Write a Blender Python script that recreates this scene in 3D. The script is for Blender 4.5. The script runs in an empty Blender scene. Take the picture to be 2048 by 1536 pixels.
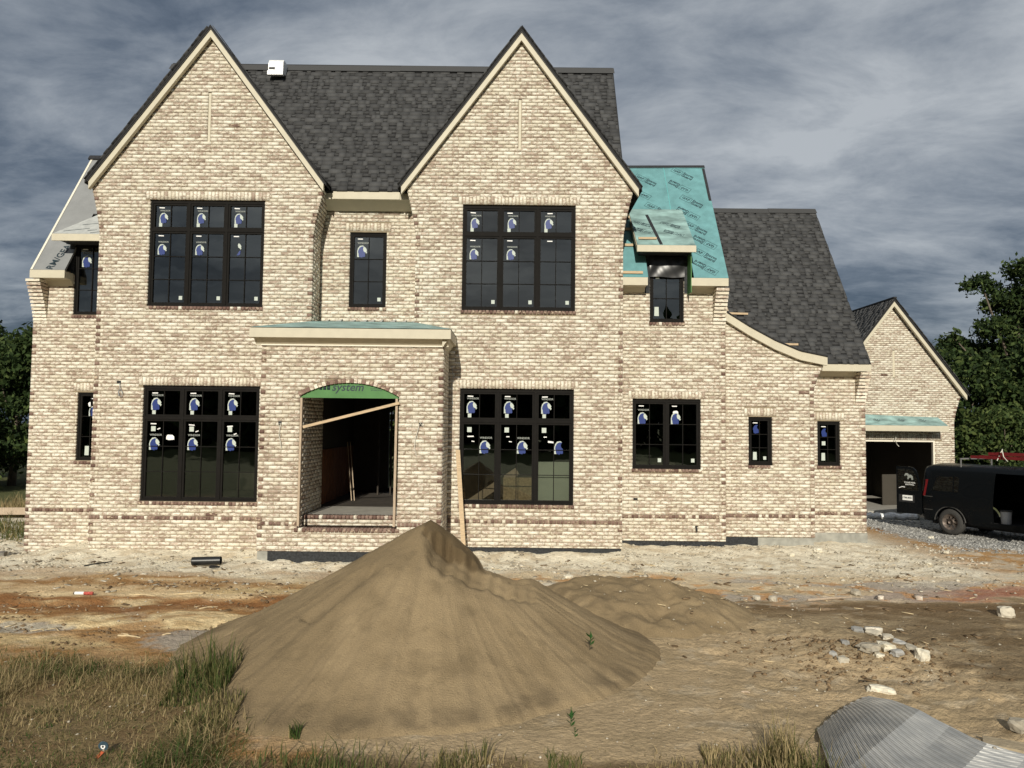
import bpy, math, random
import numpy as np
from mathutils import Matrix, Vector
RS = np.random.RandomState(7)
random.seed(7)
SC = bpy.context.scene
COL = SC.collection

# ------------------------------------------------------------ camera, sky, sun, exposure
EYE = 2.88                      # eye height above the ground at the house front
FPX = 1538.0                    # focal length in pixels of a 2048 px wide frame
PITCH, ROLL = 0.0507, 0.011
cF = np.array([0, math.cos(PITCH), math.sin(PITCH)])
_r0 = np.array([1.0, 0, 0]); _u0 = np.cross(_r0, cF)
cR = _r0 * math.cos(ROLL) + _u0 * math.sin(ROLL)
cU = np.cross(cR, cF)
cam_data = bpy.data.cameras.new('camera')
cam_data.sensor_width = 36.0
cam_data.lens = FPX / 2048 * 36
cam_data.clip_start = 0.05
cam_data.clip_end = 2000
cam = bpy.data.objects.new('camera', cam_data)
COL.objects.link(cam)
M = Matrix.Identity(4)
for i in range(3):
    M[i][0] = cR[i]; M[i][1] = cU[i]; M[i][2] = -cF[i]
M[2][3] = EYE
cam.matrix_world = M
SC.camera = cam

SUN_EL, SUN_AZ = math.radians(23.5), math.radians(4.0)   # sun behind the camera, a touch to the left
sun_dir = Vector((math.sin(SUN_AZ) * math.cos(SUN_EL), math.cos(SUN_AZ) * math.cos(SUN_EL), -math.sin(SUN_EL)))
sd = bpy.data.lights.new('sun', 'SUN')
sd.energy = 4.4; sd.angle = math.radians(0.6); sd.color = (1.0, 0.94, 0.81)
sun = bpy.data.objects.new('sun', sd); COL.objects.link(sun)
sun.rotation_mode = 'QUATERNION'; sun.rotation_quaternion = sun_dir.to_track_quat('-Z', 'Y')
sun.location = (-3, -30, 25)

world = bpy.data.worlds.new('World'); SC.world = world; world.use_nodes = True
nt = world.node_tree; nt.nodes.clear()
def wn(t, **k):
    n = nt.nodes.new(t)
    for a, b in k.items(): setattr(n, a, b)
    return n
L = nt.links.new
out = wn('ShaderNodeOutputWorld')
sky = wn('ShaderNodeTexSky'); sky.sky_type = 'NISHITA'; sky.sun_disc = False
sky.sun_elevation = SUN_EL; sky.sun_rotation = math.pi + SUN_AZ
bg1 = wn('ShaderNodeBackground'); bg1.inputs[1].default_value = 0.10
L(sky.outputs[0], bg1.inputs[0])
tc = wn('ShaderNodeTexCoord'); sep = wn('ShaderNodeSeparateXYZ'); L(tc.outputs['Generated'], sep.inputs[0])
def wm(op, a, b=None, clamp=False):
    n = wn('ShaderNodeMath', operation=op, use_clamp=clamp)
    for i, v in enumerate((a, b)):
        if v is None: continue
        if isinstance(v, (int, float)): n.inputs[i].default_value = v
        else: L(v, n.inputs[i])
    return n.outputs[0]
zc = wm('ADD', wm('MAXIMUM', sep.outputs[2], 0.0), 0.20)
cx = wm('DIVIDE', sep.outputs[0], zc); cy = wm('DIVIDE', sep.outputs[1], zc)
comb = wn('ShaderNodeCombineXYZ'); L(cx, comb.inputs[0]); L(cy, comb.inputs[1])
mp = wn('ShaderNodeMapping'); L(comb.outputs[0], mp.inputs[0])
mp.inputs['Location'].default_value = (3.3, 0.6, 0); mp.inputs['Scale'].default_value = (1.0, 1.5, 1)
n1 = wn('ShaderNodeTexNoise'); n1.inputs['Scale'].default_value = 0.55; n1.inputs['Detail'].default_value = 8
n1.inputs['Roughness'].default_value = 0.55; n1.inputs['Distortion'].default_value = 0.25
L(mp.outputs[0], n1.inputs['Vector'])
n2 = wn('ShaderNodeTexNoise'); n2.inputs['Scale'].default_value = 2.4; n2.inputs['Detail'].default_value = 10
n2.inputs['Roughness'].default_value = 0.62; n2.inputs['Distortion'].default_value = 0.3
L(mp.outputs[0], n2.inputs['Vector'])
mix12 = wm('ADD', wm('MULTIPLY', n1.outputs[0], 0.55), wm('MULTIPLY', n2.outputs[0], 0.45))
hz = wm('SUBTRACT', 1.0, wm('MULTIPLY', wm('MAXIMUM', sep.outputs[2], 0.0), 2.1), True)   # 1 at the horizon
val = wm('SUBTRACT', mix12, wm('MULTIPLY', wm('POWER', hz, 2.2), 0.12))
ramp = wn('ShaderNodeValToRGB'); L(val, ramp.inputs[0])
cr = ramp.color_ramp
cr.elements[0].position = 0.37; cr.elements[0].color = (0.070, 0.095, 0.135, 1)
cr.elements[1].position = 0.60; cr.elements[1].color = (0.46, 0.49, 0.52, 1)
e = cr.elements.new(0.42); e.color = (0.130, 0.160, 0.205, 1)
e = cr.elements.new(0.49); e.color = (0.250, 0.282, 0.325, 1)
bg2 = wn('ShaderNodeBackground'); L(ramp.outputs[0], bg2.inputs[0]); bg2.inputs[1].default_value = 1.0
ms = wn('ShaderNodeMixShader'); ms.inputs[0].default_value = 0.93
L(bg1.outputs[0], ms.inputs[1]); L(bg2.outputs[0], ms.inputs[2]); L(ms.outputs[0], out.inputs[0])

SC.view_settings.view_transform = 'Standard'; SC.view_settings.look = 'None'
SC.view_settings.exposure = 0.0; SC.view_settings.gamma = 1.0
SC.view_settings.use_curve_mapping = False
SC.render.engine = 'CYCLES'
SC.cycles.max_bounces = 8; SC.cycles.transparent_max_bounces = 16

# ------------------------------------------------------------ small numeric helpers
def at(px, py, Y):
    """world point at depth Y that the 2048 px wide photograph shows at (px, py)"""
    v = cF + cR * ((px - 1024) / FPX) - cU * ((py - 768) / FPX)
    v = v / v[1] * Y
    return Vector((v[0], Y, v[2] + EYE))
def on_ground(px, py, z=0.0):
    v = cF + cR * ((px - 1024) / FPX) - cU * ((py - 768) / FPX)
    k = (z - EYE) / v[2]
    return Vector((v[0] * k, v[1] * k, z))
def _hash(ix, iy, seed):
    h = (ix.astype(np.int64) * 374761393 + iy.astype(np.int64) * 668265263 + seed * 1274126177) & 0x7fffffff
    h = ((h ^ (h >> 13)) * 1274126177) & 0x7fffffff
    return ((h ^ (h >> 16)) & 0xffff) / 65535.0
def vnoise(x, y, seed=0):
    ix = np.floor(x); iy = np.floor(y); fx = x - ix; fy = y - iy
    fx = fx * fx * (3 - 2 * fx); fy = fy * fy * (3 - 2 * fy)
    a = _hash(ix, iy, seed); b = _hash(ix + 1, iy, seed); c = _hash(ix, iy + 1, seed); d = _hash(ix + 1, iy + 1, seed)
    return (a * (1 - fx) + b * fx) * (1 - fy) + (c * (1 - fx) + d * fx) * fy
def fbm(x, y, sc, oct=4, seed=0, rough=0.5):
    s = 0; a = 1; t = 0
    for o in range(oct):
        s = s + a * vnoise(x * sc + 17.3 * o, y * sc - 9.1 * o, seed + o); t += a; a *= rough; sc *= 2.03
    return s / t
def sm(a, b, x):
    t = np.clip((x - a) / (b - a), 0, 1); return t * t * (3 - 2 * t)

# ------------------------------------------------------------ materials
MATS = {}
def new_mat(name):
    m = bpy.data.materials.new(name); m.use_nodes = True
    MATS[name] = m
    b = m.node_tree.nodes['Principled BSDF']
    return m, m.node_tree, b
def mat(name, col, rough=0.7, var=0.15, scale=20, bump=0.0, metal=0.0, spec=0.4, detail=4, stretch=(1, 1, 1), coord='Object', bscale=None, rot=(0, 0, 0)):
    """plain procedural material: base colour broken up by noise, optional relief"""
    m, t, b = new_mat(name)
    N = t.nodes; K = t.links.new
    tcn = N.new('ShaderNodeTexCoord')
    mpn = N.new('ShaderNodeMapping'); K(tcn.outputs[coord], mpn.inputs[0]); mpn.inputs['Scale'].default_value = stretch
    mpn.inputs['Rotation'].default_value = rot
    n = N.new('ShaderNodeTexNoise'); n.inputs['Scale'].default_value = scale; n.inputs['Detail'].default_value = detail
    K(mpn.outputs[0], n.inputs['Vector'])
    r = N.new('ShaderNodeValToRGB'); K(n.outputs[0], r.inputs[0])
    r.color_ramp.elements[0].position = 0.3; r.color_ramp.elements[1].position = 0.7
    r.color_ramp.elements[0].color = tuple(c * (1 - var) for c in col) + (1,)
    r.color_ramp.elements[1].color = tuple(min(1, c * (1 + var)) for c in col) + (1,)
    K(r.outputs[0], b.inputs['Base Color'])
    b.inputs['Roughness'].default_value = rough; b.inputs['Metallic'].default_value = metal
    b.inputs['Specular IOR Level'].default_value = spec
    if bump:
        n3 = N.new('ShaderNodeTexNoise'); n3.inputs['Scale'].default_value = bscale or scale * 2; n3.inputs['Detail'].default_value = 5
        K(mpn.outputs[0], n3.inputs['Vector'])
        bp = N.new('ShaderNodeBump'); bp.inputs['Strength'].default_value = bump; bp.inputs['Distance'].default_value = 0.02
        K(n3.outputs[0], bp.inputs['Height']); K(bp.outputs[0], b.inputs['Normal'])
    return m
def nmath(t, op, a, b=None, clamp=False):
    n = t.nodes.new('ShaderNodeMath'); n.operation = op; n.use_clamp = clamp
    for i, v in enumerate((a, b)):
        if v is None: continue
        if isinstance(v, (int, float)): n.inputs[i].default_value = v
        else: t.links.new(v, n.inputs[i])
    return n.outputs[0]
def nmix(t, f, a, b):
    n = t.nodes.new('ShaderNodeMix'); n.data_type = 'RGBA'
    for i, v in ((0, f), (6, a), (7, b)):
        if isinstance(v, (int, float)): n.inputs[i].default_value = v
        elif isinstance(v, tuple): n.inputs[i].default_value = v + (1,)
        else: t.links.new(v, n.inputs[i])
    return n.outputs[2]

def brick_mat():
    m, t, b = new_mat('brick'); N = t.nodes; K = t.links.new
    g = N.new('ShaderNodeNewGeometry')
    mp_ = N.new('ShaderNodeMapping'); mp_.inputs['Rotation'].default_value = (0, math.radians(30), 0); mp_.inputs['Scale'].default_value = (1, 1, 2.0)
    a = N.new('ShaderNodeAttribute'); a.attribute_name = 'rnd'
    d = N.new('ShaderNodeAttribute'); d.attribute_name = 'dk'
    oi = N.new('ShaderNodeObjectInfo')
    rnd = nmath(t, 'FRACT', nmath(t, 'ADD', a.outputs['Fac'], oi.outputs['Random']))
    rnd2 = nmath(t, 'FRACT', nmath(t, 'MULTIPLY', rnd, 13.7))
    cmb = N.new('ShaderNodeCombineXYZ'); K(nmath(t, 'MULTIPLY', rnd2, 9.3), cmb.inputs[0]); K(nmath(t, 'MULTIPLY', rnd, 2.1), cmb.inputs[1])
    va = N.new('ShaderNodeVectorMath'); va.operation = 'ADD'; K(g.outputs['Position'], va.inputs[0]); K(cmb.outputs[0], va.inputs[1]); K(va.outputs[0], mp_.inputs[0])
    n = N.new('ShaderNodeTexNoise'); n.inputs['Scale'].default_value = 10.5; n.inputs['Detail'].default_value = 4; n.inputs['Roughness'].default_value = 0.66
    n.inputs['Distortion'].default_value = 0.4
    K(mp_.outputs[0], n.inputs['Vector'])
    v = nmath(t, 'ADD', n.outputs[0], nmath(t, 'MULTIPLY', nmath(t, 'SUBTRACT', rnd, 0.5), 0.17))
    v = nmath(t, 'ADD', v, 0.045)
    f = N.new('ShaderNodeValToRGB'); K(v, f.inputs[0]); f.color_ramp.elements[0].position = 0.47; f.color_ramp.elements[1].position = 0.55
    cream = nmix(t, rnd2, (0.645, 0.585, 0.465), (0.80, 0.755, 0.645))
    body = nmix(t, rnd2, (0.36, 0.28, 0.22), (0.53, 0.435, 0.35))
    c = nmix(t, f.outputs[0], body, cream)
    n2_ = N.new('ShaderNodeTexNoise'); n2_.inputs['Scale'].default_value = 16; n2_.inputs['Detail'].default_value = 3; K(mp_.outputs[0], n2_.inputs['Vector'])
    dm = N.new('ShaderNodeValToRGB'); K(n2_.outputs[0], dm.inputs[0]); dm.color_ramp.elements[0].position = 0.62; dm.color_ramp.elements[1].position = 0.70
    c = nmix(t, nmath(t, 'MULTIPLY', dm.outputs[0], 0.6), c, (0.20, 0.150, 0.120))
    dkc = nmix(t, rnd2, (0.135, 0.080, 0.065), (0.27, 0.185, 0.15))
    f2 = N.new('ShaderNodeValToRGB'); K(v, f2.inputs[0]); f2.color_ramp.elements[0].position = 0.60; f2.color_ramp.elements[1].position = 0.72
    dkc = nmix(t, f2.outputs[0], dkc, (0.55, 0.45, 0.33))
    c = nmix(t, d.outputs['Fac'], c, dkc)
    sp = N.new('ShaderNodeTexNoise'); sp.inputs['Scale'].default_value = 90; K(g.outputs['Position'], sp.inputs['Vector'])
    hs = N.new('ShaderNodeHueSaturation'); K(c, hs.inputs['Color']); K(nmath(t, 'ADD', nmath(t, 'MULTIPLY', sp.outputs[0], 0.5), 0.76), hs.inputs['Value'])
    K(hs.outputs[0], b.inputs['Base Color']); b.inputs['Roughness'].default_value = 0.9; b.inputs['Specular IOR Level'].default_value = 0.15
    bp = N.new('ShaderNodeBump'); bp.inputs['Strength'].default_value = 0.6; bp.inputs['Distance'].default_value = 0.01
    K(nmath(t, 'ADD', sp.outputs[0], n.outputs[0]), bp.inputs['Height']); K(bp.outputs[0], b.inputs['Normal'])
    return m
BRICK = brick_mat()
MORTAR = mat('mortar', (0.27, 0.222, 0.155), 0.95, 0.14, 8, 0.3, spec=0.1)
def attr_mat(name, cols, rough=0.9, nscale=40, bump=0.3, spec=0.2, nv=0.3, dist=0.01, span=(0.0, 1.0)):
    """colour picked between two values by the per-piece attribute rnd"""
    m, t, b = new_mat(name); N = t.nodes; K = t.links.new
    a = N.new('ShaderNodeAttribute'); a.attribute_name = 'rnd'
    oi = N.new('ShaderNodeObjectInfo')
    own = nmath(t, 'ADD', nmath(t, 'MULTIPLY', oi.outputs['Random'], span[1] - span[0]), span[0])     # single pieces carry rnd = 0
    rnd = nmath(t, 'ADD', a.outputs['Fac'], nmath(t, 'MULTIPLY', nmath(t, 'LESS_THAN', a.outputs['Fac'], 0.0001), own))
    c = nmix(t, rnd, cols[0], cols[1])
    g = N.new('ShaderNodeNewGeometry'); n = N.new('ShaderNodeTexNoise'); n.inputs['Scale'].default_value = nscale; n.inputs['Detail'].default_value = 3
    K(g.outputs['Position'], n.inputs['Vector'])
    hs = N.new('ShaderNodeHueSaturation'); K(c, hs.inputs['Color']); K(nmath(t, 'ADD', nmath(t, 'MULTIPLY', n.outputs[0], nv * 2), 1 - nv), hs.inputs['Value'])
    K(hs.outputs[0], b.inputs['Base Color']); b.inputs['Roughness'].default_value = rough; b.inputs['Specular IOR Level'].default_value = spec
    bp = N.new('ShaderNodeBump'); bp.inputs['Strength'].default_value = bump; bp.inputs['Distance'].default_value = dist
    K(n.outputs[0], bp.inputs['Height']); K(bp.outputs[0], b.inputs['Normal'])
    return m
SHINGLE = attr_mat('shingle', ((0.016, 0.016, 0.017), (0.088, 0.088, 0.088)), 0.92, 120, 0.4, 0.2, span=(0.50, 0.98))
ROOFBASE = mat('roof_felt', (0.020, 0.020, 0.021), 0.9, 0.2, 30)
TRIM = mat('fascia_paint', (0.53, 0.485, 0.375), 0.55, 0.05, 6, 0.08, bscale=90, spec=0.35)
TRIMW = mat('pale_trim', (0.74, 0.69, 0.58), 0.6, 0.05, 8)
TEAL = mat('teal_underlayment', (0.130, 0.290, 0.305), 0.5, 0.16, 4.5, 0.25, bscale=30)
TEALPALE = mat('dusty_teal_underlayment', (0.23, 0.35, 0.335), 0.65, 0.42, 5, 0.3, bscale=25, stretch=(0.5, 1, 1))
TEALTRIM = mat('teal_tape', (0.12, 0.42, 0.42), 0.5, 0.1, 10)
GREYUNDER = mat('grey_underlayment', (0.235, 0.24, 0.24), 0.6, 0.10, 3, 0.35, bscale=9)
PALEUNDER = mat('pale_underlayment', (0.42, 0.43, 0.415), 0.6, 0.16, 8, 0.4, bscale=14)
INKS = mat('ink', (0.015, 0.03, 0.04), 0.6, 0.05)
BLACKTAPE = mat('black_tape', (0.022, 0.022, 0.024), 0.6, 0.35, 25)
WINBLACK = mat('black_window_paint', (0.011, 0.010, 0.009), 0.62, 0.12, 10, spec=0.06)
TAR = mat('tar_coating', (0.022, 0.024, 0.026), 0.75, 0.6, 22, 0.6, bscale=18)
CONC = mat('concrete', (0.30, 0.295, 0.26), 0.9, 0.22, 7, 0.3, bscale=60)
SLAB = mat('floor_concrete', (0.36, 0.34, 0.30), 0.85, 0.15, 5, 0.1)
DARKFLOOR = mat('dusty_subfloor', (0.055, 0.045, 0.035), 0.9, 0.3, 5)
WOOD = mat('pine_lumber', (0.50, 0.375, 0.235), 0.7, 0.22, 7, 0.15, stretch=(1.2, 14, 14))
WOODP = mat('weathered_lumber', (0.42, 0.33, 0.24), 0.8, 0.22, 7, 0.2, stretch=(12, 12, 1.4))
WOODR = mat('reddish_board', (0.20, 0.075, 0.03), 0.6, 0.35, 6, 0.1, stretch=(10, 10, 1))
ZIP = mat('green_sheathing', (0.075, 0.20, 0.062), 0.65, 0.12, 4, 0.1, bscale=40)
OSB = mat('sheathing_board', (0.36, 0.27, 0.15), 0.8, 0.35, 22, 0.2)
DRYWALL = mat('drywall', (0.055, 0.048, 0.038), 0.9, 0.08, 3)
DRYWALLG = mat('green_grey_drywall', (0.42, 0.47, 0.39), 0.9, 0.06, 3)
WHITE = mat('white_vinyl', (0.80, 0.80, 0.78), 0.5, 0.04)
PALELABEL = mat('pale_label', (0.47, 0.52, 0.47), 0.6, 0.06)
GREYLABEL = mat('grey_label', (0.26, 0.28, 0.26), 0.6, 0.1)
BLUE = mat('blue_ink', (0.006, 0.026, 0.16), 0.5, 0.05)
DARKMETAL = mat('dark_metal', (0.03, 0.03, 0.03), 0.4, 0.2, 10, metal=0.6)
PLASTIC = None
def glass_mat(name, tint, ior, rough=0.0):
    m, t, b = new_mat(name); N = t.nodes; K = t.links.new
    N.remove(b)
    o = [x for x in N if x.type == 'OUTPUT_MATERIAL'][0]
    tr = N.new('ShaderNodeBsdfTransparent'); tr.inputs[0].default_value = tint + (1,)
    gl = N.new('ShaderNodeBsdfGlossy'); gl.inputs['Roughness'].default_value = rough; gl.inputs[0].default_value = (0.95, 1.0, 0.97, 1)
    tcn = N.new('ShaderNodeNewGeometry'); no = N.new('ShaderNodeTexNoise'); no.inputs['Scale'].default_value = 1.4
    K(tcn.outputs['Position'], no.inputs['Vector'])
    bp = N.new('ShaderNodeBump'); bp.inputs['Strength'].default_value = 0.05; bp.inputs['Distance'].default_value = 0.05
    K(no.outputs[0], bp.inputs['Height']); K(bp.outputs[0], gl.inputs['Normal'])
    lw = N.new('ShaderNodeLayerWeight'); r0 = ((ior - 1) / (ior + 1)) ** 2
    fres = nmath(t, 'ADD', nmath(t, 'MULTIPLY', nmath(t, 'POWER', lw.outputs['Facing'], 5.0), 1 - r0), r0)
    mx = N.new('ShaderNodeMixShader'); K(fres, mx.inputs[0]); K(tr.outputs[0], mx.inputs[1]); K(gl.outputs[0], mx.inputs[2])
    K(mx.outputs[0], o.inputs[0])
    return m
GLASS = glass_mat('window_glass', (0.50, 0.51, 0.47), 2.35)
VANGLASS = glass_mat('van_glass', (0.10, 0.10, 0.10), 2.0)

# ------------------------------------------------------------ mesh helpers
LOCAL = set()          # things whose parts are built in the thing's own frame
def link(o, parent=None):
    COL.objects.link(o)
    if parent is not None:
        o.parent = parent
        if parent.type == 'EMPTY' and parent.name not in LOCAL:
            o.matrix_parent_inverse = (Matrix.Translation(parent.location) @ parent.rotation_euler.to_matrix().to_4x4()).inverted()
    return o
def tag(o, label=None, cat=None, group=None, kind=None):
    if label: o['label'] = label
    if cat: o['category'] = cat
    if group: o['group'] = group
    if kind: o['kind'] = kind
    return o
def empty(name, label, cat, loc=(0, 0, 0), group=None, rz=0):
    o = bpy.data.objects.new(name, None); o.empty_display_size = 0.2; link(o)
    o.location = loc; o.rotation_euler = (0, 0, rz)
    return tag(o, label, cat, group)
def np_mesh(name, V, F, attrs=None, smooth=False, cols=None):
    """V (n,3), F (m,k) with constant k"""
    V = np.asarray(V, dtype=np.float32); F = np.asarray(F, dtype=np.int32)
    me = bpy.data.meshes.new(name); k = F.shape[1]
    me.vertices.add(len(V)); me.vertices.foreach_set('co', V.ravel())
    me.loops.add(F.size); me.loops.foreach_set('vertex_index', F.ravel())
    me.polygons.add(len(F)); me.polygons.foreach_set('loop_start', np.arange(0, F.size, k, dtype=np.int32))
    me.polygons.foreach_set('loop_total', np.full(len(F), k, dtype=np.int32))
    if smooth: me.polygons.foreach_set('use_smooth', np.ones(len(F), dtype=bool))
    for a, v in (attrs or {}).items():
        at_ = me.attributes.new(a, 'FLOAT', 'POINT'); at_.data.foreach_set('value', np.asarray(v, dtype=np.float32))
    if cols is not None:
        ca = me.color_attributes.new('col', 'FLOAT_COLOR', 'POINT')
        ca.data.foreach_set('color', np.concatenate([cols, np.ones((len(cols), 1))], 1).astype(np.float32).ravel())
    me.update(calc_edges=True); me.validate(verbose=False)
    return me
BOXF = np.array([[0, 3, 2, 1], [4, 5, 6, 7], [0, 1, 5, 4], [1, 2, 6, 5], [2, 3, 7, 6], [3, 0, 4, 7]])
def box_arrays(B, O=(0, 0, 0), A=(1, 0, 0), Bv=(0, 1, 0), Cv=(0, 0, 1), jit=0.0):
    """B rows: a0 a1 b0 b1 c0 c1 in the frame O + a*A + b*Bv + c*Cv"""
    B = np.asarray(B, dtype=float).reshape(-1, 6); n = len(B)
    a = B[:, [0, 1, 1, 0, 0, 1, 1, 0]]; b = B[:, [2, 2, 3, 3, 2, 2, 3, 3]]; c = B[:, [4, 4, 4, 4, 5, 5, 5, 5]]
    P = a[..., None] * np.array(A) + b[..., None] * np.array(Bv) + c[..., None] * np.array(Cv) + np.array(O)
    if jit: P = P + RS.uniform(-jit, jit, P.shape)
    F = (np.arange(n)[:, None, None] * 8 + BOXF[None]).reshape(-1, 4)
    return P.reshape(-1, 3), F
def obj_from(name, me, m, parent=None, sm_=False):
    if not me.materials: me.materials.append(m)
    return link(bpy.data.objects.new(name, me), parent)
class MB:
    """collects convex pieces into one mesh"""
    def __init__(s): s.V = []; s.F = []; s.n = 0
    def add(s, V, F):
        s.V += [tuple(v) for v in V]; s.F += [tuple(int(i) + s.n for i in f) for f in F]; s.n = len(s.V); return s
    def box(s, x0, x1, y0, y1, z0, z1):
        V, F = box_arrays([[min(x0, x1), max(x0, x1), min(y0, y1), max(y0, y1), min(z0, z1), max(z0, z1)]]); return s.add(V, F)
    def obox(s, c, size, rot):
        R = rot if isinstance(rot, Matrix) else Matrix.Rotation(rot, 3, 'Z')
        hx, hy, hz = [q / 2 for q in size]
        V, F = box_arrays([[-hx, hx, -hy, hy, -hz, hz]])
        return s.add([R @ Vector(v) + Vector(c) for v in V], F)
    def prism(s, pts, y0, y1, axis='Y'):
        """polygon in (x,z) extruded along y (axis Y) or polygon in (y,z) extruded along x (axis X)"""
        n = len(pts)
        area = sum(pts[i][0] * pts[(i + 1) % n][1] - pts[(i + 1) % n][0] * pts[i][1] for i in range(n))
        if area < 0: pts = pts[::-1]
        if axis == 'Y': V = [(a, y0, b) for a, b in pts] + [(a, y1, b) for a, b in pts]; fl = False
        elif axis == 'X': V = [(y0, a, b) for a, b in pts] + [(y1, a, b) for a, b in pts]; fl = True
        else: V = [(a, b, y0) for a, b in pts] + [(a, b, y1) for a, b in pts]; fl = True
        F = [tuple(range(n)), tuple(range(2 * n - 1, n - 1, -1))] + [(i, i + n, (i + 1) % n + n, (i + 1) % n) for i in range(n)]
        if fl: F = [f[::-1] for f in F]
        return s.add(V, F)
    def poly(s, pts): return s.add(pts, [tuple(range(len(pts)))])
    def bar(s, a, b, w, h, up=(0, 0, 1)):
        """box bar from a to b"""
        a = Vector(a); b = Vector(b); d = (b - a); l = d.length; d.normalize()
        u = Vector(up); sd_ = d.cross(u)
        if sd_.length < 1e-4: sd_ = d.cross(Vector((0, 1, 0)))
        sd_.normalize(); u = sd_.cross(d)
        V = []
        for p in (a, b):
            for q, r in ((-1, -1), (1, -1), (1, 1), (-1, 1)): V.append(p + sd_ * (q * w / 2) + u * (r * h / 2))
        return s.add(V, [(0, 1, 2, 3), (7, 6, 5, 4), (0, 4, 5, 1), (1, 5, 6, 2), (2, 6, 7, 3), (3, 7, 4, 0)])
    def tube(s, pts, r, n=8, caps=True):
        pts = [Vector(p) for p in pts]; rr = r if isinstance(r, (list, tuple)) else [r] * len(pts)
        V = []; prev = None
        for i, p in enumerate(pts):
            d = (pts[min(i + 1, len(pts) - 1)] - pts[max(i - 1, 0)]).normalized()
            if prev is None:
                u = d.orthogonal().normalized()
            else:
                u = prev - d * prev.dot(d)
                u = u.normalized() if u.length > 1e-5 else d.orthogonal().normalized()
            prev = u; w = d.cross(u)
            for k in range(n):
                t = 2 * math.pi * k / n; V.append(p + (u * math.cos(t) + w * math.sin(t)) * rr[i])
        F = []
        for i in range(len(pts) - 1):
            for k in range(n):
                a = i * n + k; b = i * n + (k + 1) % n; F.append((a, b, b + n, a + n))
        if caps: F += [tuple(range(n - 1, -1, -1)), tuple(range(len(V) - n, len(V)))]
        return s.add(V, F)
    def obj(s, name, m, parent=None, smooth=False):
        me = bpy.data.meshes.new(name); me.from_pydata([tuple(v) for v in s.V], [], s.F)
        if smooth:
            me.polygons.foreach_set('use_smooth', np.ones(len(me.polygons), dtype=bool))
        me.update()
        return obj_from(name, me, m, parent)
_tm = {}
def text_mesh(s, size, bold=0.0, shear=0.0):
    k = (s, size, bold, shear)
    if k not in _tm:
        cu = bpy.data.curves.new('lettering', 'FONT'); cu.body = s; cu.size = size; cu.align_x = 'CENTER'; cu.align_y = 'CENTER'
        cu.offset = bold; cu.shear = shear; cu.resolution_u = 2
        o = bpy.data.objects.new('tmp', cu); COL.objects.link(o)
        dg = bpy.context.evaluated_depsgraph_get()
        me = bpy.data.meshes.new_from_object(o.evaluated_get(dg)); me.name = 'lettering'
        bpy.data.objects.remove(o)
        _tm[k] = me
    return _tm[k]
def place_flat(name, me, m, origin, right, up, parent=None, ang=0.0, lift=0.004, flip=False):
    """put a flat mesh (xy) on a surface spanned by right/up"""
    r = Vector(right).normalized(); u = Vector(up).normalized(); n = r.cross(u)
    Rm = Matrix((r, u, n)).transposed().to_4x4() @ Matrix.Rotation(ang, 4, 'Z')
    if not me.materials: me.materials.append(m)
    o = link(bpy.data.objects.new(name, me), parent)
    Rm.translation = Vector(origin) + n * lift
    o.matrix_basis = Rm
    return o
# ------------------------------------------------------------ the house: numbers in metres
CZ0, CH, BL, JT = 0.665, 0.081, 0.254, 0.0125      # course origin, course height, brick length, joint
YA, YR, YP, YW, Y4, Y5, Y6 = 17.10, 17.81, 15.75, 18.35, 18.35, 18.70, 19.40
XA0, XA1, XB0, XB1 = -9.31, -4.505, -2.20, 2.465
CA, CB, ZAP, MG = -6.90, 0.13, 11.80, 1.335
house = empty('brick_house', 'two storey pale brick house with two steep front gables, unfinished, behind the sand pile', 'house', (-1.3, YA, 0))
wall_m = MB()                  # mortar body of all walls
BR = {'porch': [], 'rest': []} # brick boxes x0 x1 y0 y1 z0 z1 dark rnd
def corbel(z, z0, z1, w): return 0.0 if z < z0 else w * min(1.0, (z - z0) / (z1 - z0)) ** 1.35
def sub_spans(spans, x0, x1):
    o = []
    for a, b in spans:
        if x1 <= a or x0 >= b: o.append((a, b)); continue
        if x0 > a: o.append((a, x0))
        if x1 < b: o.append((x1, b))
    return [q for q in o if q[1] - q[0] > 0.012]
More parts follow.
